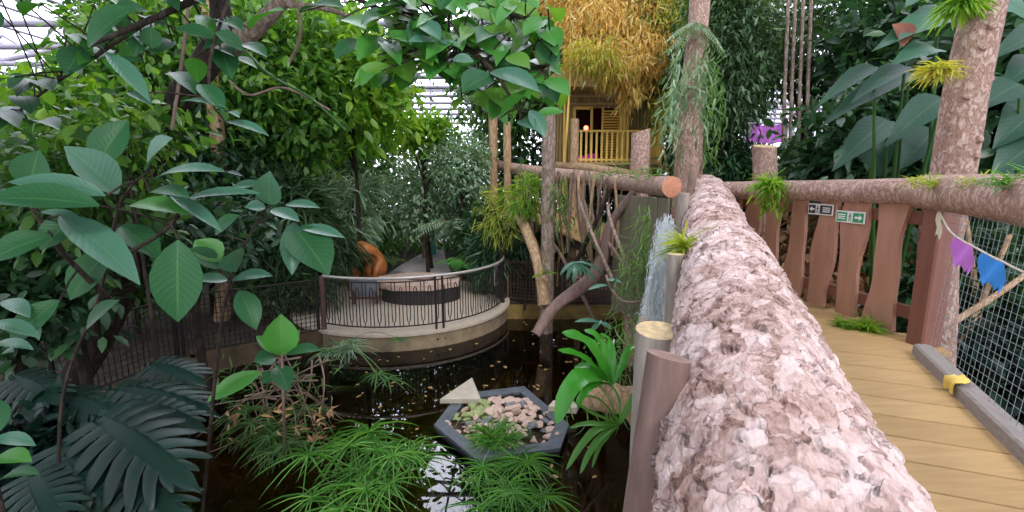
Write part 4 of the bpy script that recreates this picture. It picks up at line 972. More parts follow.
# carved trunk arch
c = gz(366, 300, PZ); c = Vector((at(363, 262, c.y+.9).x, c.y+.9, PZ)); cz = at(365, 262, c.y).z
root = empty('carved_stump', c, 'hollow orange-brown carved stump with an arched opening on the platform', 'sculpture')
b = MB()
def archpt(a, r): return Vector((c.x+r*.95*math.cos(a), c.y+.1*math.sin(a*3), cz-.18+r*1.05*math.sin(a)))
tube(b, [archpt(-.9+(PI+1.8)*i/22, .42) for i in range(23)], [.12, .2, .13, .22, .15, .24, .16], 16, True, .7); part(b, 'arch', M['orange_wood'], root)
b = MB(); tube(b, [(c.x-.3, c.y+.1, PZ), (c.x-.25, c.y+.1, cz-.1)], [.2, .12], 10, True, .3); tube(b, [(c.x+.3, c.y+.1, PZ), (c.x+.32, c.y+.1, cz-.1)], [.2, .14], 10, True, .3); tube(b, [(c.x+.1, c.y+.2, PZ), (c.x+.12, c.y+.25, cz+.25)], [.22, .15], 10, True, .3); part(b, 'base', M['orange_wood'], root)
# info board
c = gz(364, 309, PZ); c = Vector((at(364, 287, c.y+.35).x, c.y+.35, PZ)); bx = at(364, 287, c.y)
root = empty('information_board', c, 'grey-blue low information board on wooden legs below the carved stump', 'board')
b = MB(); box(b, bx, (.62, .04, .46), (Vector((1, 0, 0)), Vector((0, .95, .3)).normalized(), Vector((0, -.3, .95)).normalized()), .01); part(b, 'panel', M['board_blue'], root)
b = MB(); box(b, bx-ZZ*.25, (.66, .05, .05)); part(b, 'lower_bar', M['rust'], root)
for s in (-.25, .25): b = MB(); box(b, (bx.x+s, bx.y+.03, (PZ+bx.z)/2), (.05, .05, bx.z-PZ)); part(b, 'leg', M['rust'], root)
c = pa(math.radians(345), PZ+.72, PR-.05); root = empty('small_notice', c, 'small white notice fixed to the right end of the platform railing', 'sign')
b = MB(); ax = Vector((math.cos(math.radians(345)), math.sin(math.radians(345)), 0)); tg = Vector((-ax.y, ax.x, 0)); box(b, c, (.34, .015, .44), (tg, ax, ZZ), .005); part(b, 'plate', M['white'], root)
b = MB(); box(b, c+ax*.01, (.26, .003, .3), (tg, ax, ZZ)); part(b, 'panel', M['board_blue'], root)
# wooden gate posts and teal panel by the path
for px, lab in ((424, 'tall yellow-brown post at the turn of the path'),):
    t = at(px, 218, 16.5); post('wooden_post', t, (t.x, t.y, GZ), .12, .12, M['bark_tan'], M['cut'], lab)
c = at(432, 245, 17.2); b = MB(); box(b, (c.x, c.y, (c.z+GZ)/2+.2), (.3, .05, c.z-GZ+.4), None, .01); tag1(b, 'teal_panel', M['teal'], (c.x, c.y, GZ), 'narrow teal panel beside the yellow-brown post on the path', 'panel')
t0_ = at(402, 250, 16); limb('leaning_pole', [Vector((t0_.x, t0_.y, GZ)), at(414, 222, 16.2)], [.05, .04], M['stick'], 'thin grey pole leaning in the shrubs left of the path')
# pink-violet banner and building behind
c = at(766, 133, 15); s = 15/F
root = empty('violet_banner', Vector((c.x, c.y, c.z-.3)), 'pink-violet patterned cloth banner hanging among the trees', 'banner')
b = MB(); V = []
for j in range(6):
    for k in range(15):
        V.append((c.x+(k/14-.5)*34*s, c.y+.05*math.sin(k*1.3), c.z+(.5-j/5)*17*s-.04*math.sin(k/14*PI)))
b.add(V, [(j*15+k, j*15+k+1, j*15+k+16, j*15+k+15) for j in range(5) for k in range(14)], True); part(b, 'cloth', M['pinkviolet'], root)
b = MB(); tube(b, [(c.x-.7, c.y+.02, c.z+9*s), (c.x+.7, c.y+.02, c.z+9*s)], .03, 8); part(b, 'top_bar', M['roof_steel'], root)
b = MB()
for x in (-.65, .65): tube(b, [(c.x+x, c.y+.02, GZ), (c.x+x, c.y+.02, c.z+9*s)], .04, 8)
part(b, 'pole', M['roof_steel'], root)
# ------------------------------------------------------------ island of stones
ix = [gz(434, 425, WZ+.1), gz(476, 459, WZ+.1), gz(560, 448, WZ+.1), gz(569, 424, WZ+.1), gz(524, 386, WZ+.1), gz(458, 394, WZ+.1)]
ic = sum(ix, Vector())/6; ic.z = 0
root = empty('floating_island', Vector((ic.x, ic.y, WZ)), 'hexagonal slate-blue planter raft heaped with stones in the pond', 'planter')
def ring(b, s0, s1, z0, z1):
    o = [ic+(Vector((p.x, p.y, 0))-ic)*s1 for p in ix]; i_ = [ic+(Vector((p.x, p.y, 0))-ic)*s0 for p in ix]; n = 6
    V = [(p.x, p.y, z) for z in (z0, z1) for p in o]+[(p.x, p.y, z) for z in (z0, z1) for p in i_]
    Fc = []
    for k in range(6):
        l = (k+1) % 6; Fc += [(k, l, 6+l, 6+k), (12+k, 18+k, 18+l, 12+l), (6+k, 6+l, 18+l, 18+k), (k, 12+k, 12+l, l)]
    b.add(V, Fc, False)
b = MB(); ring(b, .8, 1.0, WZ+.06, WZ+.1); part(b, 'rim', M['frame_grey'], root)
b = MB(); ring(b, .82, .985, WZ-.25, WZ+.06); part(b, 'side', M['frame_dark'], root)
b = MB(); prism(b, [tuple((ic+(Vector((p.x, p.y, 0))-ic)*.83).xy) for p in ix], WZ-.1, WZ+.03); part(b, 'bed', M['soil'], root)
def rock(seed, flat=.5, n=18):
    r = random.Random(seed); bm = bmesh.new(); 
    for k in range(n):
        v = Vector((r.gauss(0, 1), r.gauss(0, 1), r.gauss(0, 1))).normalized(); bm.verts.new((v.x*.5*r.uniform(.8, 1.1), v.y*.38*r.uniform(.8, 1.1), v.z*.5*flat))
    bmesh.ops.convex_hull(bm, input=bm.verts); 
    for v in [v for v in bm.verts if not v.link_faces]: bm.verts.remove(v)
    bmesh.ops.bevel(bm, geom=bm.edges[:], offset=.025, segments=1, affect='EDGES'); me = bpy.data.meshes.new('stone'); bm.to_mesh(me); return me
rmesh = [rock(i, .22+.25*random.random(), 14) for i in range(12)]; kinds = [('pinkish', 'stone_pink'), ('tan', 'stone_tan'), ('moss-green', 'stone_green'), ('dark grey', 'stone_grey')]
rbank = {}
rg2 = random.Random(11); poly_r = [(p.x, p.y) for p in ix]
def inside(x, y, s):
    for k in range(6):
        a = ic+(Vector((ix[k].x, ix[k].y, 0))-ic)*s; c_ = ic+(Vector((ix[(k+1) % 6].x, ix[(k+1) % 6].y, 0))-ic)*s
        if (c_.x-a.x)*(y-a.y)-(c_.y-a.y)*(x-a.x) < 0: return False
    return True
placed = []; tries = 0
while len(placed) < 150 and tries < 12000:
    tries += 1; x = rg2.uniform(ic.x-.95, ic.x+.95); y = rg2.uniform(ic.y-.8, ic.y+.8); sz = rg2.uniform(.07, .2)**1.0
    if not inside(x, y, .84): continue
    d = math.hypot(x-ic.x, y-ic.y)
    lay = 0 if len(placed) < 85 and tries < 6000 else 1
    if lay and d > .5: continue
    if any(math.hypot(x-a, y-b_) < (sz+c_)*.33 and l_ == lay for a, b_, c_, l_ in placed): continue
    placed.append((x, y, sz, lay))
    green = (x < ic.x-.2 and y > ic.y-.05) or rg2.random() < .08; k = 2 if green and rg2.random() < .75 else rg2.choice([0, 0, 0, 0, 1, 1, 3])
    mi = rg2.randrange(12); key = (mi, k)
    if key not in rbank: m_ = rmesh[mi].copy(); m_.materials.append(M[kinds[k][1]]); rbank[key] = m_
    o = bpy.data.objects.new('stone', rbank[key]); COL.objects.link(o); o.location = (x, y, WZ+.055+.1*max(0, 1-d/.75)+.06*lay); o.scale = (sz*1.35, sz*1.35, sz*1.35)
    o.rotation_euler = (rg2.uniform(-.4, .4), rg2.uniform(-.4, .4), rg2.uniform(0, 6)); tag(o, '%s stone in the heap on the hexagonal raft' % kinds[k][0], 'stone', '%s stones heaped on the hexagonal raft' % kinds[k][0])
b = MB(); tri = [gz(440, 402, WZ+.12), gz(472, 380, WZ+.12), gz(481, 402, WZ+.12)]; prism(b, [tuple(p.xy) for p in tri], WZ+.1, WZ+.16); tag1(b, 'stone_slab', M['stone_pale'], tri[0], 'flat triangular pale slab jutting off the back of the hexagonal raft', 'stone')
b = MB(); c = gz(563, 405, WZ+.15); prism(b, [(c.x-.2, c.y-.07), (c.x+.16, c.y-.12), (c.x+.22, c.y+.05), (c.x-.12, c.y+.09)], WZ+.09, WZ+.17); tag1(b, 'stone_slab', M['stone_pale'], c, 'flat pale stone on the right corner of the hexagonal raft', 'stone')
b = MB(); tuft(b, (ic.x-.12, ic.y-.5, WZ+.1), 200, .3, .012, .7); tuft(b, (ic.x+.05, ic.y-.52, WZ+.1), 100, .26, .012, .7); tag1(b, 'grass_tuft', M['grass'], (ic.x, ic.y-.5, WZ+.1), 'green grass tuft growing on the near edge of the hexagonal raft', 'plant')
# floating leaves
lfm = []
for i in range(4):
    b = MB(); ribbon(b, (-.5, 0, 0), (.5, 0, 0), .4+.1*i, (0, 0, 1), .03, OVAL, .1); o = b.build('tmp', M['brown_leaf']); lfm.append(o.data); bpy.data.objects.remove(o)
rg3 = random.Random(5); cnt = 0
for i in range(400):
    px = rg3.uniform(255, 610); py = rg3.uniform(322, 415) if rg3.random() < .8 else rg3.uniform(415, 505); p = gz(px, py, WZ+.006)
    if inside(p.x, p.y, 1.08) or math.hypot(p.x-PC.x, p.y-PC.y) < PR+.25: continue
    if not (p.y < 9.9 and p.x > -4+.1*p.y): continue
    o = bpy.data.objects.new('floating_leaf', lfm[rg3.randrange(4)]); COL.objects.link(o); o.location = p; s_ = rg3.uniform(.04, .1); o.scale = (s_, s_, s_); o.rotation_euler.z = rg3.uniform(0, 6)
    tag(o, 'small fallen leaf floating on the dark pond water', 'leaf', 'fallen leaves floating on the pond'); cnt += 1
    if cnt > 95: break
# ------------------------------------------------------------ pond plants
p = gz(385, 520, WZ); sedge((p.x-.2, p.y+.05, WZ), 19, .6, .38, .011, 'large fresh green umbrella sedge spreading over the front of the pond', cloud=.5)
p = gz(512, 520, WZ); sedge((p.x, p.y+.12, WZ), 15, .36, .32, .01, 'green umbrella sedge in front of the hexagonal raft', cloud=.4)
p = gz(262, 470, WZ); sedge((p.x, p.y, WZ), 8, .5, .3, .02, 'sedge clump standing in the root tangle', M['mid'], cloud=.5)
p = gz(345, 345, GZ); sedge((p.x+.1, p.y-.25, WZ), 7, .35, .3, .018, 'pale sedge tuft at the foot of the rusty fence post', M['silver'], cloud=.2)
p = gz(375, 372, WZ)
root = empty('arching_sedge', gz(330, 350, WZ), 'two long arching sedge stems reaching over the pond before the platform', 'plant'); st = MB(); lf = MB()
for (x, y, Y) in ((388, 380, 5.9), (400, 340, 6.6), (325, 352, 6.4), (377, 375, 5.9)):
    e = at(x, y, Y); s0 = gz(335, 356, WZ+.1); tube(st, curve(s0, e, -.25, 8), .007, 5, False); umbel(lf, e, .24, 14, .02)
part(st, 'stem', M['moss_green'], root); part(lf, 'foliage', M['mid'], root)
# root tangle
root = empty('root_tangle', gz(280, 440, WZ), 'tangle of thin grey roots with pale dead leaves left of the pond', 'roots'); b = MB(); rq = random.Random(4)
for k in range(30):
    a = at(rq.uniform(240, 330), rq.uniform(350, 400), rq.uniform(4.4, 5.4)); e = gz(rq.uniform(190, 345), rq.uniform(390, 465), WZ+rq.uniform(0, .1)); tube(b, spline([a, a.lerp(e, .4)+Vector((rq.uniform(-.2, .2), rq.uniform(-.2, .2), rq.uniform(0, .2))), e], 4), [.012, .004], 4, False)
part(b, 'root', M['stick'], root)
b = MB(); n_ = 70; P = np.array([at(rq.uniform(225, 335), rq.uniform(405, 440), rq.uniform(4.3, 5.0)) for _ in range(n_)]); scatter(b, T_LANCE, P, rng.normal(size=(n_, 3))*np.array([1, 1, .3]), np.array([[0, -.3, 1.]])+rng.normal(size=(n_, 3))*.3, .13, .035); part(b, 'dead_leaves', M['dry_debris'], root)
b = MB(); n_ = 200; P = np.array([at(rq.uniform(215, 335), rq.uniform(360, 450), rq.uniform(4.4, 5.2)) for _ in range(n_)]); scatter(b, T_LANCE, P, rng.normal(size=(n_, 3)), np.array([[0, 0, 1.]])+rng.normal(size=(n_, 3))*.4, .16, .02); part(b, 'foliage', M['mid'], root)
# ------------------------------------------------------------ large-leaved foreground shrubs
def leafy(name, base, lab, leaves, mt, stems, cat='shrub', arch=.06, bark_='bark_dark'):
    base = vv(base); root = empty(name, base, lab, cat); b = MB()
    nodes = []
    for pts, r in stems: P = spline([vv(p) for p in pts], 6); tube(b, P, r, 8, True, .06); nodes += P
    for L in leaves:
        (bx, by, tx, ty, w_, Y) = L[:6]; Y2 = L[6] if len(L) > 6 else Y-.05; mm = L[7] if len(L) > 7 else mt
        p0 = at(bx, by, Y); p1 = at(tx, ty, Y2); nr = min(nodes, key=lambda q: (q-p0).length); tube(b, [nr, (nr+p0)/2+ZZ*.01, p0], .0045, 5, False)
        face = (CAM-p0).normalized()*.65+ZZ*.75; lb = MB(); ribbon(lb, p0, p1, w_*Y/F*1.1, face, arch, OVAL, .14); part(lb, 'leaf', M[mm], root)
    part(b, 'stem', M[bark_], root); return root
GP = 'gloss_pale'; GD = 'gloss_dark'; GB = 'gloss_bright'
sb_ = Vector((-2.6, 2.3, GZ))
leafy('rubber_shrub', sb_, 'large-leaved shrub with glossy blue-green leaves arching over the left foreground', [
    (118, 194, 64, 146, 36, 2.1, 2.0, GP), (147, 170, 173, 138, 33, 2.1, 2.05, GP), (153, 180, 226, 172, 20, 2.1, 1.95, GP), (106, 196, 8, 182, 26, 1.9, 1.8, GP), (100, 206, -20, 200, 34, 1.8, 1.7, GD),
    (150, 192, 190, 198, 20, 2.1, 2.0, GD), (60, 215, 140, 285, 30, 1.9, 1.75, GP), (52, 236, -14, 262, 30, 1.8, 1.7, GD), (178, 240, 178, 322, 40, 1.9, 1.85, GD), (185, 200, 262, 194, 14, 2.2, 2.15, GP),
    (170, 195, 222, 232, 14, 2.2, 2.1, GP), (96, 168, 128, 120, 30, 2.2, 2.3, GD), (130, 205, 190, 215, 24, 2.2, 2.1, GB), (80, 215, 40, 250, 26, 2.0, 1.9, GD), (40, 212, 84, 222, 12, 2.0, 1.95, GP), (120, 225, 160, 260, 26, 2.3, 2.2, GD), (60, 300, 10, 345, 26, 1.9, 1.8, GD), (86, 330, 120, 300, 22, 2.1, 2.1, GD), (30, 190, 40, 150, 30, 2.2, 2.2, GD), (110, 250, 70, 300, 30, 2.2, 2.1, GD)],
    GD, [([sb_, at(60, 420, 2.5), at(98, 300, 2.35), at(120, 205, 2.15), at(150, 170, 2.15)], [.01, .008, .005]), ([at(110, 300, 2.2), at(60, 250, 2.0), at(30, 205, 1.95)], [.014, .006]), ([at(115, 260, 2.2), at(165, 230, 2.1), at(185, 200, 2.2)], [.012, .006])])
sb2 = Vector((-2.3, 3.0, GZ))
leafy('rubber_shrub', sb2, 'slender branch of paired oval leaves in front of the wire fence', [
    (270, 205, 270, 171, 24, 2.7, 2.6, GP), (266, 208, 245, 207, 14, 2.7, 2.65, GP), (270, 210, 300, 222, 15, 2.7, 2.6, GP), (292, 226, 329, 276, 38, 2.7, 2.5, GD), (294, 222, 292, 275, 20, 2.7, 2.55, GP), (300, 228, 345, 238, 14, 2.7, 2.65, GP),
    (285, 205, 320, 208, 12, 2.75, 2.7, GP), (236, 272, 236, 250, 26, 2.6, 2.5, GP), (232, 280, 273, 276, 16, 2.6, 2.55, GP), (228, 280, 196, 280, 14, 2.6, 2.5, GP), (222, 268, 184, 250, 22, 2.6, 2.5, GD), (220, 262, 195, 240, 26, 2.6, 2.6, GB), (262, 185, 232, 188, 12, 2.7, 2.7, GP), (240, 290, 256, 330, 22, 2.6, 2.5, GD), (215, 235, 240, 215, 18, 2.7, 2.7, GD)],
    GD, [([sb2, at(215, 380, 2.7), at(228, 290, 2.6), at(255, 225, 2.7), at(270, 205, 2.7)], [.012, .009, .005]), ([at(255, 225, 2.7), at(285, 212, 2.72), at(300, 226, 2.7)], [.006, .004])])
sb3 = gz(285, 460, WZ)
leafy('sapling', sb3, 'young sapling with a fan of broad fresh green leaves over the root tangle', [
    (282, 356, 281, 314, 31, 3.0, 3.0, GB), (279, 354, 256, 336, 14, 3.0, 3.0, GB), (262, 372, 207, 402, 20, 3.0, 2.8, GB), (278, 366, 288, 392, 20, 3.0, 2.8, GD), (286, 354, 321, 350, 15, 3.0, 2.9, GD), (276, 358, 254, 362, 20, 3.0, 2.9, GD), (285, 352, 300, 330, 15, 3.05, 3.1, GB), (277, 372, 262, 384, 14, 3.0, 2.9, GD)],
    GB, [([sb3, at(284, 420, 3.1), at(282, 354, 3.0)], [.012, .008])], 'sapling', bark_='smooth_pole')
sb4 = Vector((-2.2, 1.9, GZ))
leafy('rubber_shrub', sb4, 'low pale-leaved shrub at the lower left picture edge', [
    (-6, 262+60, 40, 338, 16, 1.8, 1.75, GP), (-8, 345, 34, 350, 14, 1.8, 1.7, GP), (-10, 365, 14, 352, 18, 1.8, 1.7, GP), (-6, 438, 36, 446, 16, 1.7, 1.65, GP), (-8, 460, 32, 462, 22, 1.7, 1.6, GB), (0, 480, 40, 474, 16, 1.7, 1.6, GD), (5, 300, 30, 318, 16, 1.9, 1.8, GP), (0, 400, -10, 440, 22, 1.8, 1.7, GD)],
    GP, [([sb4, at(-10, 460, 1.8), at(-10, 360, 1.8), at(-10, 310, 1.85)], [.012, .006])])
# hanging branch at the top middle
ob = at(330, -60, 4.0)
root_l = []
rl = random.Random(8)
for k in range(175):
    bx = rl.uniform(375, 548); by = rl.uniform(-10, 100)*(1 if bx < 500 else .95); 
    if bx < 455 and by > 74: continue
    a = rl.uniform(-1.2, 1.0); ln = rl.uniform(22, 42); tx = bx+ln*math.cos(a)*(1 if rl.random() < .7 else -1); ty = by+ln*abs(math.sin(a))*.7+6
    if tx > 562: tx = 562-rl.random()*8
    root_l.append((bx, by, tx, ty, rl.uniform(13, 22), 2.9+rl.uniform(-.3, .3), 2.8+rl.uniform(-.3, .3), rl.choice([GB, GB, GB, GD, 'gloss_bright2', 'gloss_bright2'])))
M['gloss_bright2'] = leafmat('yellower bright leaf', [(.07, .2, .03), (.12, .27, .04)], .42, .42, .5, True)  # lighter, yellower variant of the bright leaf
root_l += [(490, 72, 540, 92, 22, 2.5, 2.3, GP), (492, 75, 462, 92, 28, 2.5, 2.4, GD), (420, 22, 440, 40, 18, 2.6, 2.5, GP), (436, 42, 408, 42, 12, 2.6, 2.5, GP), (438, 42, 462, 48, 8, 2.6, 2.6, GP), (500, 118, 525, 96, 22, 2.5, 2.4, GB), (545, 80, 570, 96, 18, 2.6, 2.5, GB), (535, 116, 565, 112, 12, 2.5, 2.5, GB), (530, 110, 545, 138, 14, 2.5, 2.4, GP), (520, 120, 535, 130, 16, 2.5, 2.4, GP), (440, 10, 455, -20, 18, 2.5, 2.5, GD), (452, 60, 474, 62, 14, 2.5, 2.5, GP)]
leafy('overhanging_branch', ob, 'leafy bough of bright green leaves hanging in front of the treehouse', root_l, GB, [([ob, at(400, 6, 3.3), at(470, 50, 2.7), at(500, 80, 2.6), at(520, 112, 2.5)], [.02, .014, .006]), ([at(400, 6, 3.3), at(470, 5, 3.0), at(545, 30, 2.8), at(548, 70, 2.7)], [.012, .005])], 'branch')
# dark leaves at the very top left
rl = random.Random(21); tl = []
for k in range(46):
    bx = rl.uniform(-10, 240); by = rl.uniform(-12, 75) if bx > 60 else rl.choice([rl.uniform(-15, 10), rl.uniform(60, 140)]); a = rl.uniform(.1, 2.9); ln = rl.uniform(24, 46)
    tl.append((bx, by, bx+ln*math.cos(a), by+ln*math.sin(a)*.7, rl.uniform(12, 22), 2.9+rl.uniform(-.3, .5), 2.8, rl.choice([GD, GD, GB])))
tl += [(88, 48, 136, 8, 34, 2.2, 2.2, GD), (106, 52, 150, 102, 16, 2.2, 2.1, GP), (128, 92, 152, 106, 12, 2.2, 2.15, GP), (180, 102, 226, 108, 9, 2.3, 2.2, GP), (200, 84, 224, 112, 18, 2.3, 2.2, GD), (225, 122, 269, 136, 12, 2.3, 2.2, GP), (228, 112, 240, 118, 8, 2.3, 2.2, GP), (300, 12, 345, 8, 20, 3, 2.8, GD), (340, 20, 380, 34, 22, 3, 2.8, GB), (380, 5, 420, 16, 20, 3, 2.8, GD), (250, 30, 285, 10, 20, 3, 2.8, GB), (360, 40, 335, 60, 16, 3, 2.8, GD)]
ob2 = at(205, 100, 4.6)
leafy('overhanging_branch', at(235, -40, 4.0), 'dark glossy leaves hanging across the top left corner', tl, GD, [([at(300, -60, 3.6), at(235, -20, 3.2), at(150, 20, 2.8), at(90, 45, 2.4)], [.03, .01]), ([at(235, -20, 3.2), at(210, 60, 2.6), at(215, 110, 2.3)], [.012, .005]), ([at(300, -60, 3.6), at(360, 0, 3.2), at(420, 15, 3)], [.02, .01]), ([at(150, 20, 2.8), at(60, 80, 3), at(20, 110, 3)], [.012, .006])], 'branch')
# dark forked branch of the big tree
bt = empty('leaning_tree', Vector((-5.4, 5.0, GZ)), 'dark leaning trunk forking at the top left, one pale limb reaching right', 'tree')
b = MB(); tube(b, spline([Vector((-5.4, 5.0, GZ)), at(118, 300, 5.2), at(145, 180, 5.0), at(178, 102, 4.7), at(212, 55, 4.5), at(222, 20, 4.5), at(205, -60, 4.6)], 8), [.16, .15, .13, .12, .13, .09, .08], 16, True, .15); part(b, 'trunk', M['bark_dark'], bt)
b = MB(); tube(b, spline([at(216, 55, 4.5), at(236, 42, 4.4), at(262, 22, 4.3), at(282, 2, 4.2), at(310, -30, 4.2)], 7), [.1, .09, .07, .06, .05], 12, True, .12); tube(b, spline([at(280, 4, 4.2), at(330, 10, 4.2), at(380, 30, 4.4)], 6), [.03, .012], 8, True, .1); part(b, 'limb', M['bark_grey'], bt)
bare_tree([Vector((-5.9, 9.2, GZ)), at(226, 240, 9.2), at(222, 180, 9.2), at(216, 120, 9.3), at(210, 40, 9.5), at(205, -60, 9.8)], [.15, .14, .14, .13, .1], M['bark_tan'], 'slim tan tree trunk behind the paired oval leaves', wob=.08)
rv_ = random.Random(2)
vines = [([at(190, -10, 3.8), at(182, 60, 3.8), at(172, 130, 3.8)], 'pale straight liana hanging left of the dark forked trunk'), ([at(240, 45, 4.2), at(270, 75, 4.2), at(310, 98, 4.3), at(345, 130, 4.5)], 'green liana curving down to the right of the forked trunk'), ([at(298, -5, 4.0), at(300, 35, 4.0), at(290, 62, 4.1)], 'thin looped liana below the pale limb'), ([at(60, 96, 5), at(110, 90, 5), at(150, 78, 5)], 'short horizontal liana among the bright green leaves'), ([at(230, 82, 4.6), at(250, 95, 4.6), at(285, 88, 4.8), at(330, 110, 5)], 'knotted brown liana right of the slim tan trunk')]
for p_, lab in vines:
    b = MB(); tube(b, spline(p_, 8), .012, 6, True, .2); tag1(b, 'liana', M['stick'] if 'green' not in lab else M['mid'], p_[0], lab, 'vine')
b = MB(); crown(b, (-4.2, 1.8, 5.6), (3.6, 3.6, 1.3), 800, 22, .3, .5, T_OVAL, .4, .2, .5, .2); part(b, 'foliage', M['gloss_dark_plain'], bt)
# monstera
def monstera(mb, base, tip, width, up, lobes=8):
    base = vv(base); tip = vv(tip); L = (tip-base).length; d = (tip-base)/L; nrm = vv(up)-d*vv(up).dot(d); nrm.normalize(); side = d.cross(nrm).normalized()
    def mp(x, t, z=0): return base+d*(L*t)+side*(x*width*.5)+nrm*(z-.3*L*(t-.35)**2-.16*L*abs(x)**2)
    def core(t): return .22*math.sin(PI*min(1, t*.9+.08))**.5
    V = []; n = 8
    for i in range(n+1): t = i/n; w_ = core(t) if i < n else 0; V += [mp(-w_, t), mp(0, t, -.012*L), mp(w_, t)]
    mb.add(V, np.array([(i*3+k, i*3+k+1, i*3+k+4, i*3+k+3) for i in range(n) for k in range(2)]), True)
    for s in (-1, 1):
        for k in range(lobes):
            t0 = -.02+.86*k/lobes; pitch = .86/lobes; cw = core(max(.05, t0))*.8
            full = math.sin(PI*min(1, (k+.9)/lobes*.8+.18))**.55*random.uniform(.92, 1.05); V = []
            a = -.5+1.35*k/(lobes-1)      # back lobes sweep toward the stalk, front lobes toward the tip
            for (u, ww) in ((0, 1), (.35, .98), (.7, .86), (.9, .6), (1, .2)):
                x = cw+(full-cw)*u; tc = t0+pitch*.5+a*(full-cw)*.5*u**1.4
                spread_ = 1+.55*u*(1 if k in (0, lobes-1) else .6)
                V += [mp(s*x*(1-.04*ww), tc-pitch*.46*ww*spread_), mp(s*x, tc, .014*L), mp(s*x*(1-.04*ww), tc+pitch*.46*ww*spread_)]
            mb.add(V, np.array([(i*3+q, i*3+q+1, i*3+q+4, i*3+q+3) for i in range(4) for q in range(2)]), True)
def mplant(base, leaves, lab):
    base = vv(base); root = empty('monstera', base, lab, 'plant'); st = MB()
    for (bx, by, tx, ty, w_, Y, Y2) in leaves:
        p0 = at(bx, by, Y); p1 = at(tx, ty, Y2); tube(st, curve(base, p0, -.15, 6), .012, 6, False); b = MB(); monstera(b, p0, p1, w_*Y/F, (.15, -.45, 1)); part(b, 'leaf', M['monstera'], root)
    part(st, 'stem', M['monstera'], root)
mplant((-2.9, 2.5, GZ), [(95, 415, 195, 480, 105, 2.7, 2.3), (60, 440, 120, 505, 90, 2.6, 2.3), (130, 400, 205, 425, 75, 3.1, 2.9), (110, 465, 190, 520, 80, 2.5, 2.2), (30, 470, 60, 530, 80, 2.4, 2.1)], 'monstera with deeply slit dark leaves in the bottom left corner')
mplant((-3.2, 3.2, GZ), [(110, 385, 215, 405, 70, 3.3, 3.0), (40, 390, 130, 415, 70, 3.3, 3.0), (150, 362, 205, 380, 55, 3.6, 3.4), (10, 375, 60, 400, 60, 3.2, 3.0)], 'monstera with dark slit leaves just below the wire fence')
# giant leaves on the right
def giant(base, leaves, lab, m='giant'):
    base = vv(base); root = empty('giant_leaf_plant', base, lab, 'plant'); st = MB()
    for (bx, by, tx, ty, w_, Y, Y2) in leaves:
        p0 = at(bx, by, Y); p1 = at(tx, ty, Y2); tube(st, curve(base, p0, -.2, 8), [.03, .012], 7, False); b = MB(); ribbon(b, p0, p1, w_*Y/F*1.1, (-.35, -.75, .8), .07, HEART, .1, .03); part(b, 'leaf', M[m], root)
    part(st, 'stem', M['mid'], root)
giant((4.4, 5.4, -1.6), [(874, 66, 816, 108, 18, 4.7, 4.6), (910, 72, 820, 128, 26, 4.9, 4.7), (905, 66, 850, 104, 20, 4.6, 4.4), (942, 98, 884, 148, 30, 4.4, 4.2), (888, 120, 832, 172, 30, 5.2, 5.0), (935, 130, 900, 170, 36, 5.0, 4.8), (870, 140, 880, 178, 30, 5.4, 5.3)], 'giant-leaved plant with blue-green drooping leaves left of the pink-barked trunk')
giant((5.2, 4.6, -1.6), [(1020, 84, 975, 112, 34, 4.3, 4.2), (1050, 100, 992, 150, 44, 4.4, 4.2), (1040, 140, 990, 178, 40, 4.2, 4.1), (1040, 60, 1000, 90, 30, 4.6, 4.4), (1060, 160, 985, 200, 40, 4.5, 4.4), (1050, 30, 990, 60, 30, 4.5, 4.4)], 'giant-leaved plant with broad dark leaves right of the pink-barked trunk')
giant((4.6, 5.0, -1.6), [(962, 12, 872, 52, 34, 4.6, 4.4), (935, 48, 890, 66, 26, 4.5, 4.4), (975, -6, 1030, 20, 34, 4.6, 4.4), (940, -20, 905, 8, 30, 4.6, 4.5)], 'light green giant leaves at the top beside the pink-barked trunk', 'silver_giant') if False else giant((4.6, 5.0, -1.6), [(962, 12, 872, 52, 34, 4.6, 4.4), (935, 48, 890, 66, 26, 4.5, 4.4), (975, -6, 1030, 20, 34, 4.6, 4.4), (940, -20, 905, 8, 30, 4.6, 4.5)], 'light green giant leaves at the top beside the pink-barked trunk', GP)
# ------------------------------------------------------------ trees and shrubs beyond
def bgp(name, px, py, Y, rx, ry, lab, cat, m, ncl, per, L, asp, T=T_OVAL, **k):
    c = at(px, py, Y); s = Y/F; return shrub(name, c, (rx*s, k.pop('ry_', min(rx, ry)*s*.8), ry*s), lab, cat, M[m], ncl, per, L, asp, T, **k)
bgp('broadleaf_tree', 55, 140, 8.5, 95, 50, 'sunlit yellow-green tree at the far left', 'tree', 'lime', 260, 22, .2, .5, spread=.28)
bgp('broadleaf_tree', 170, 70, 10, 90, 60, 'mid green tree behind the dark forked trunk', 'tree', 'mid2', 300, 22, .22, .45, spread=.3)
bgp('broadleaf_tree', 270, 90, 10.5, 75, 80, 'green small-leaved tree right of the slim tan trunk', 'tree', 'mid2', 360, 24, .2, .45, spread=.3)
bgp('broadleaf_tree', 350, 85, 11.5, 44, 62, 'yellow-green broad-leaved tree in the upper middle', 'tree', 'lime', 150, 18, .28, .42, T_BROAD, spread=.35)
bgp('dracaena', 284, 222, 9.8, 40, 42, 'dark strap-leaved dracaena behind the wire fence', 'plant', 'darkfine', 90, 26, .42, .1, T_STRAP, spread=.12, outw=1.1)
bgp('dracaena', 348, 208, 12.2, 32, 36, 'pale striped strap-leaved plant behind the carved stump', 'plant', 'silver', 60, 24, .4, .1, T_STRAP, spread=.12, outw=1.1)
bgp('silvery_shrub', 430, 195, 14.5, 45, 42, 'silvery green fine-leaved shrub beyond the path', 'shrub', 'silver', 300, 24, .15, .4, spread=.25)
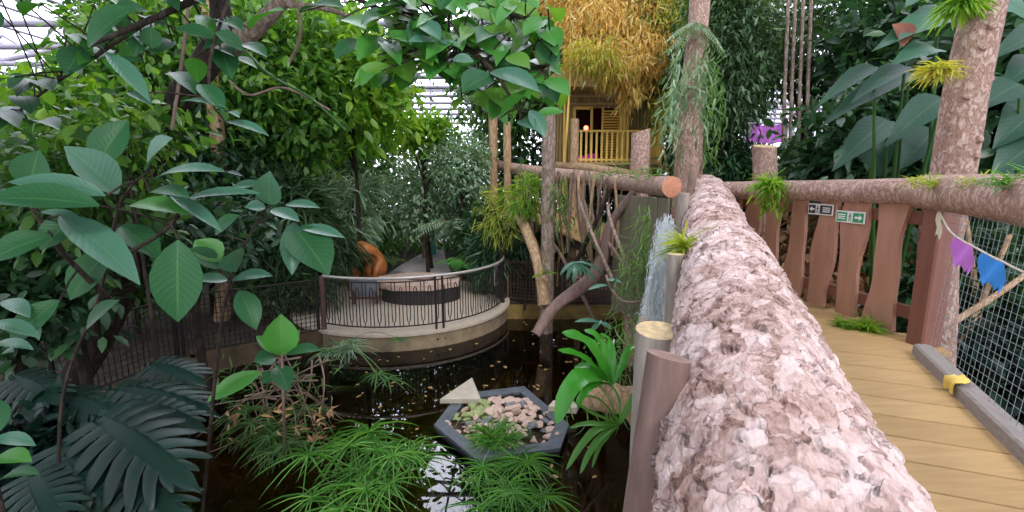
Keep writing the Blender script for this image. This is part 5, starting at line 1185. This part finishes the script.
bgp('silvery_shrub', 462, 165, 13.2, 26, 30, 'pale silvery climbing shrub left of the slim posts', 'shrub', 'silver', 160, 22, .13, .4, spread=.2)
bgp('evergreen_shrub', 368, 240, 14.0, 26, 24, 'dark evergreen shrub left of the path', 'shrub', 'mid', 90, 24, .2, .35, spread=.2)
bgp('evergreen_shrub', 484, 236, 12.6, 22, 26, 'dark glossy shrub right of the path', 'shrub', 'dark', 110, 24, .22, .3, T_LANCE, spread=.22)
bgp('evergreen_shrub', 200, 200, 9.5, 80, 60, 'deep green shrub behind the slim tan trunk', 'shrub', 'dark', 330, 24, .18, .4, spread=.3)
bgp('evergreen_shrub', 60, 240, 7.6, 100, 42, 'shadowy shrub behind the far left of the fence', 'shrub', 'dark', 260, 22, .17, .45, spread=.28)
bgp('evergreen_shrub', 130, 280, 8.4, 60, 28, 'low shrub with scattered yellow leaves behind the fence', 'shrub', 'mid', 120, 22, .13, .45, spread=.22)
bgp('evergreen_shrub', 285, 285, 9.6, 46, 24, 'low dark bush against the back of the wire fence', 'shrub', 'darkfine', 100, 24, .2, .2, T_LANCE, spread=.2)
bgp('fern_clump', 330, 250, 10.6, 22, 26, 'grassy clump left of the carved stump', 'plant', 'darkfine', 40, 26, .38, .08, T_STRAP, spread=.1)
fern(at(462, 262, 11.2), 12, .7, .16, M['nest'], 'light green fern arching over the right part of the platform', 'fern', .5)
fern(at(448, 222, 13.0), 12, 1.0, .22, M['silver'], 'pale fern fronds above the path', 'fern', .3)
fern(at(336, 258, 11.4), 12, .8, .12, M['silver'], 'striped fern left of the carved stump', 'fern', .6)
fern(at(392, 262, 13.4), 10, .6, .12, M['mid'], 'small fern at the left edge of the path', 'fern', .6)
bgp('hanging_grass', 503, 210, 10.3, 18, 30, 'yellow-green grassy epiphytes at the left end of the far bridge', 'plant', 'yg', 34, 13, .24, .07, T_STRAP, spread=.12, outw=.9, trad=.04)
bgp('hanging_grass', 525, 195, 9.9, 12, 20, 'green grassy epiphytes beside the tall grey post', 'plant', 'lime', 24, 14, .26, .08, T_STRAP, spread=.1, outw=.9, trad=.03)
bgp('evergreen_shrub', 496, 255, 11.2, 22, 26, 'dark strap-leaved bush at the right end of the platform', 'shrub', 'dark', 70, 26, .3, .12, T_STRAP, spread=.15)
bgp('broadleaf_tree', 520, 60, 15.5, 62, 75, 'green tree left behind the treehouse', 'tree', 'mid', 360, 24, .2, .45, spread=.35)
bgp('fine_leaved_tree', 690, 120, 14.2, 26, 60, 'dark fine-leaved tree right of the treehouse balcony', 'tree', 'darkfine', 260, 26, .17, .3, T_LANCE, spread=.25)
bgp('fine_leaved_tree', 690, 30, 13, 60, 70, 'light green fine-leaved tree behind the bark tree', 'tree', 'moss_green', 330, 26, .2, .28, T_LANCE, spread=.3)
bgp('fine_leaved_tree', 726, 55, 10.5, 32, 72, 'dark drooping fine-leaved tree right of the bark tree', 'tree', 'darkfine', 460, 26, .16, .3, T_LANCE, spread=.28, droop=.6)
bgp('fine_leaved_tree', 812, 36, 11.5, 46, 52, 'open dark tree above the violet banner', 'tree', 'darkfine', 150, 22, .18, .35, spread=.3)
bgp('evergreen_shrub', 715, 172, 11.0, 34, 28, 'dark bushes behind the far end of the big log', 'shrub', 'dark', 200, 26, .18, .3, T_LANCE, spread=.25)
bgp('evergreen_shrub', 830, 174, 9.0, 36, 22, 'dark shrub with hanging roots behind the picket fence', 'shrub', 'darkfine', 180, 24, .18, .35, spread=.25)
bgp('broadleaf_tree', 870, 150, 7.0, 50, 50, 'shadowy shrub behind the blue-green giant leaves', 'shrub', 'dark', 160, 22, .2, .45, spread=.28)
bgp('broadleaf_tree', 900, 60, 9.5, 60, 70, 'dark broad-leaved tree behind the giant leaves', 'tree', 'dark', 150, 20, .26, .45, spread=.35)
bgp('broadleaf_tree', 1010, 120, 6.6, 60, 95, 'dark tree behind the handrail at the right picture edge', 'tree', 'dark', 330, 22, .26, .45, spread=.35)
bgp('dry_shrub', 850, 255, 8.0, 70, 50, 'brownish dry shrub glimpsed between the pickets', 'shrub', 'dry_debris', 160, 22, .2, .35, spread=.3)
bgp('evergreen_shrub', 985, 300, 5.0, 60, 60, 'dark green thicket behind the wire net', 'shrub', 'dark', 240, 24, .16, .35, spread=.25)
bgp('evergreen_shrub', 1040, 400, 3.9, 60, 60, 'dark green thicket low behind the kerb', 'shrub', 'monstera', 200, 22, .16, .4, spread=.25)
for (x0_, y0_, x1_, y1_, Y, lab) in ((930, 400, 1010, 235, 4.3, 'pale sapling stem slanting right behind the net'), (985, 420, 965, 215, 4.5, 'upright pale stem behind the net'), (940, 330, 1045, 260, 4.0, 'pale branch crossing low behind the net')):
    limb('bare_sapling', [at(x0_, y0_, Y), at((x0_+x1_)/2+4, (y0_+y1_)/2, Y), at(x1_, y1_, Y+.1)], [.028, .02], M['bark_tan'], lab)
b = MB(); ribbon(b, at(893, 24, 4.5), at(903, 47, 4.4), .2, (0, -1, .3), .1, OVAL, .3); tag1(b, 'dead_leaf', plain('brown dead leaf', (.2, .07, .035), .7, 0, 8, .4), at(893, 24, 4.5), 'brown curled dead leaf hanging among the light giant leaves', 'leaf')
# hanging roots by the banner
for k, px in enumerate((785, 792, 800, 808)):
    b = MB(); tube(b, spline([at(px+5, -40, 9.5), at(px, 80, 9.5), at(px-3, 200, 9.6)], 6), .035, 7, True, .3); tag1(b, 'aerial_root', M['bark_grey'], at(px+3, 60, 9.5), 'thin aerial root hanging %s' % ['just right of the violet banner', 'second to the right of the violet banner', 'third to the right of the violet banner', 'farthest right of the violet banner, by the giant leaves'][k], 'root')
bgp('bright_shrub', 424, 132, 13.5, 24, 15, 'small bright green tree crown at the end of the path', 'tree', 'lime', 70, 20, .2, .42, spread=.2)
bgp('understorey_shrub', 120, 130, 4.3, 62, 26, 'loose leafy twigs crossing in front of the dark leaning trunk', 'shrub', 'mid2', 46, 12, .13, .5, spread=.2, trad=.02)
bgp('understorey_shrub', 60, 200, 4.6, 90, 60, 'shaded shrub of small leaves behind the large-leaved shrub', 'shrub', 'mid', 130, 20, .13, .45, spread=.22)
bgp('understorey_shrub', 190, 230, 5.6, 60, 40, 'thin shrub between the large-leaved shrub and the wire fence', 'shrub', 'dark', 70, 18, .14, .45, spread=.2)
bgp('understorey_shrub', 10, 300, 4.2, 50, 44, 'low shaded shrub at the left picture edge above the slit leaves', 'shrub', 'dark', 120, 20, .14, .45, spread=.22)
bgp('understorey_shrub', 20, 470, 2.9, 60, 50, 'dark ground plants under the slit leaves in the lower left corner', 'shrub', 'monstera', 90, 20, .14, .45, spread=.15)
# far belt of hedge and tall trees
k = 0
labs = {}
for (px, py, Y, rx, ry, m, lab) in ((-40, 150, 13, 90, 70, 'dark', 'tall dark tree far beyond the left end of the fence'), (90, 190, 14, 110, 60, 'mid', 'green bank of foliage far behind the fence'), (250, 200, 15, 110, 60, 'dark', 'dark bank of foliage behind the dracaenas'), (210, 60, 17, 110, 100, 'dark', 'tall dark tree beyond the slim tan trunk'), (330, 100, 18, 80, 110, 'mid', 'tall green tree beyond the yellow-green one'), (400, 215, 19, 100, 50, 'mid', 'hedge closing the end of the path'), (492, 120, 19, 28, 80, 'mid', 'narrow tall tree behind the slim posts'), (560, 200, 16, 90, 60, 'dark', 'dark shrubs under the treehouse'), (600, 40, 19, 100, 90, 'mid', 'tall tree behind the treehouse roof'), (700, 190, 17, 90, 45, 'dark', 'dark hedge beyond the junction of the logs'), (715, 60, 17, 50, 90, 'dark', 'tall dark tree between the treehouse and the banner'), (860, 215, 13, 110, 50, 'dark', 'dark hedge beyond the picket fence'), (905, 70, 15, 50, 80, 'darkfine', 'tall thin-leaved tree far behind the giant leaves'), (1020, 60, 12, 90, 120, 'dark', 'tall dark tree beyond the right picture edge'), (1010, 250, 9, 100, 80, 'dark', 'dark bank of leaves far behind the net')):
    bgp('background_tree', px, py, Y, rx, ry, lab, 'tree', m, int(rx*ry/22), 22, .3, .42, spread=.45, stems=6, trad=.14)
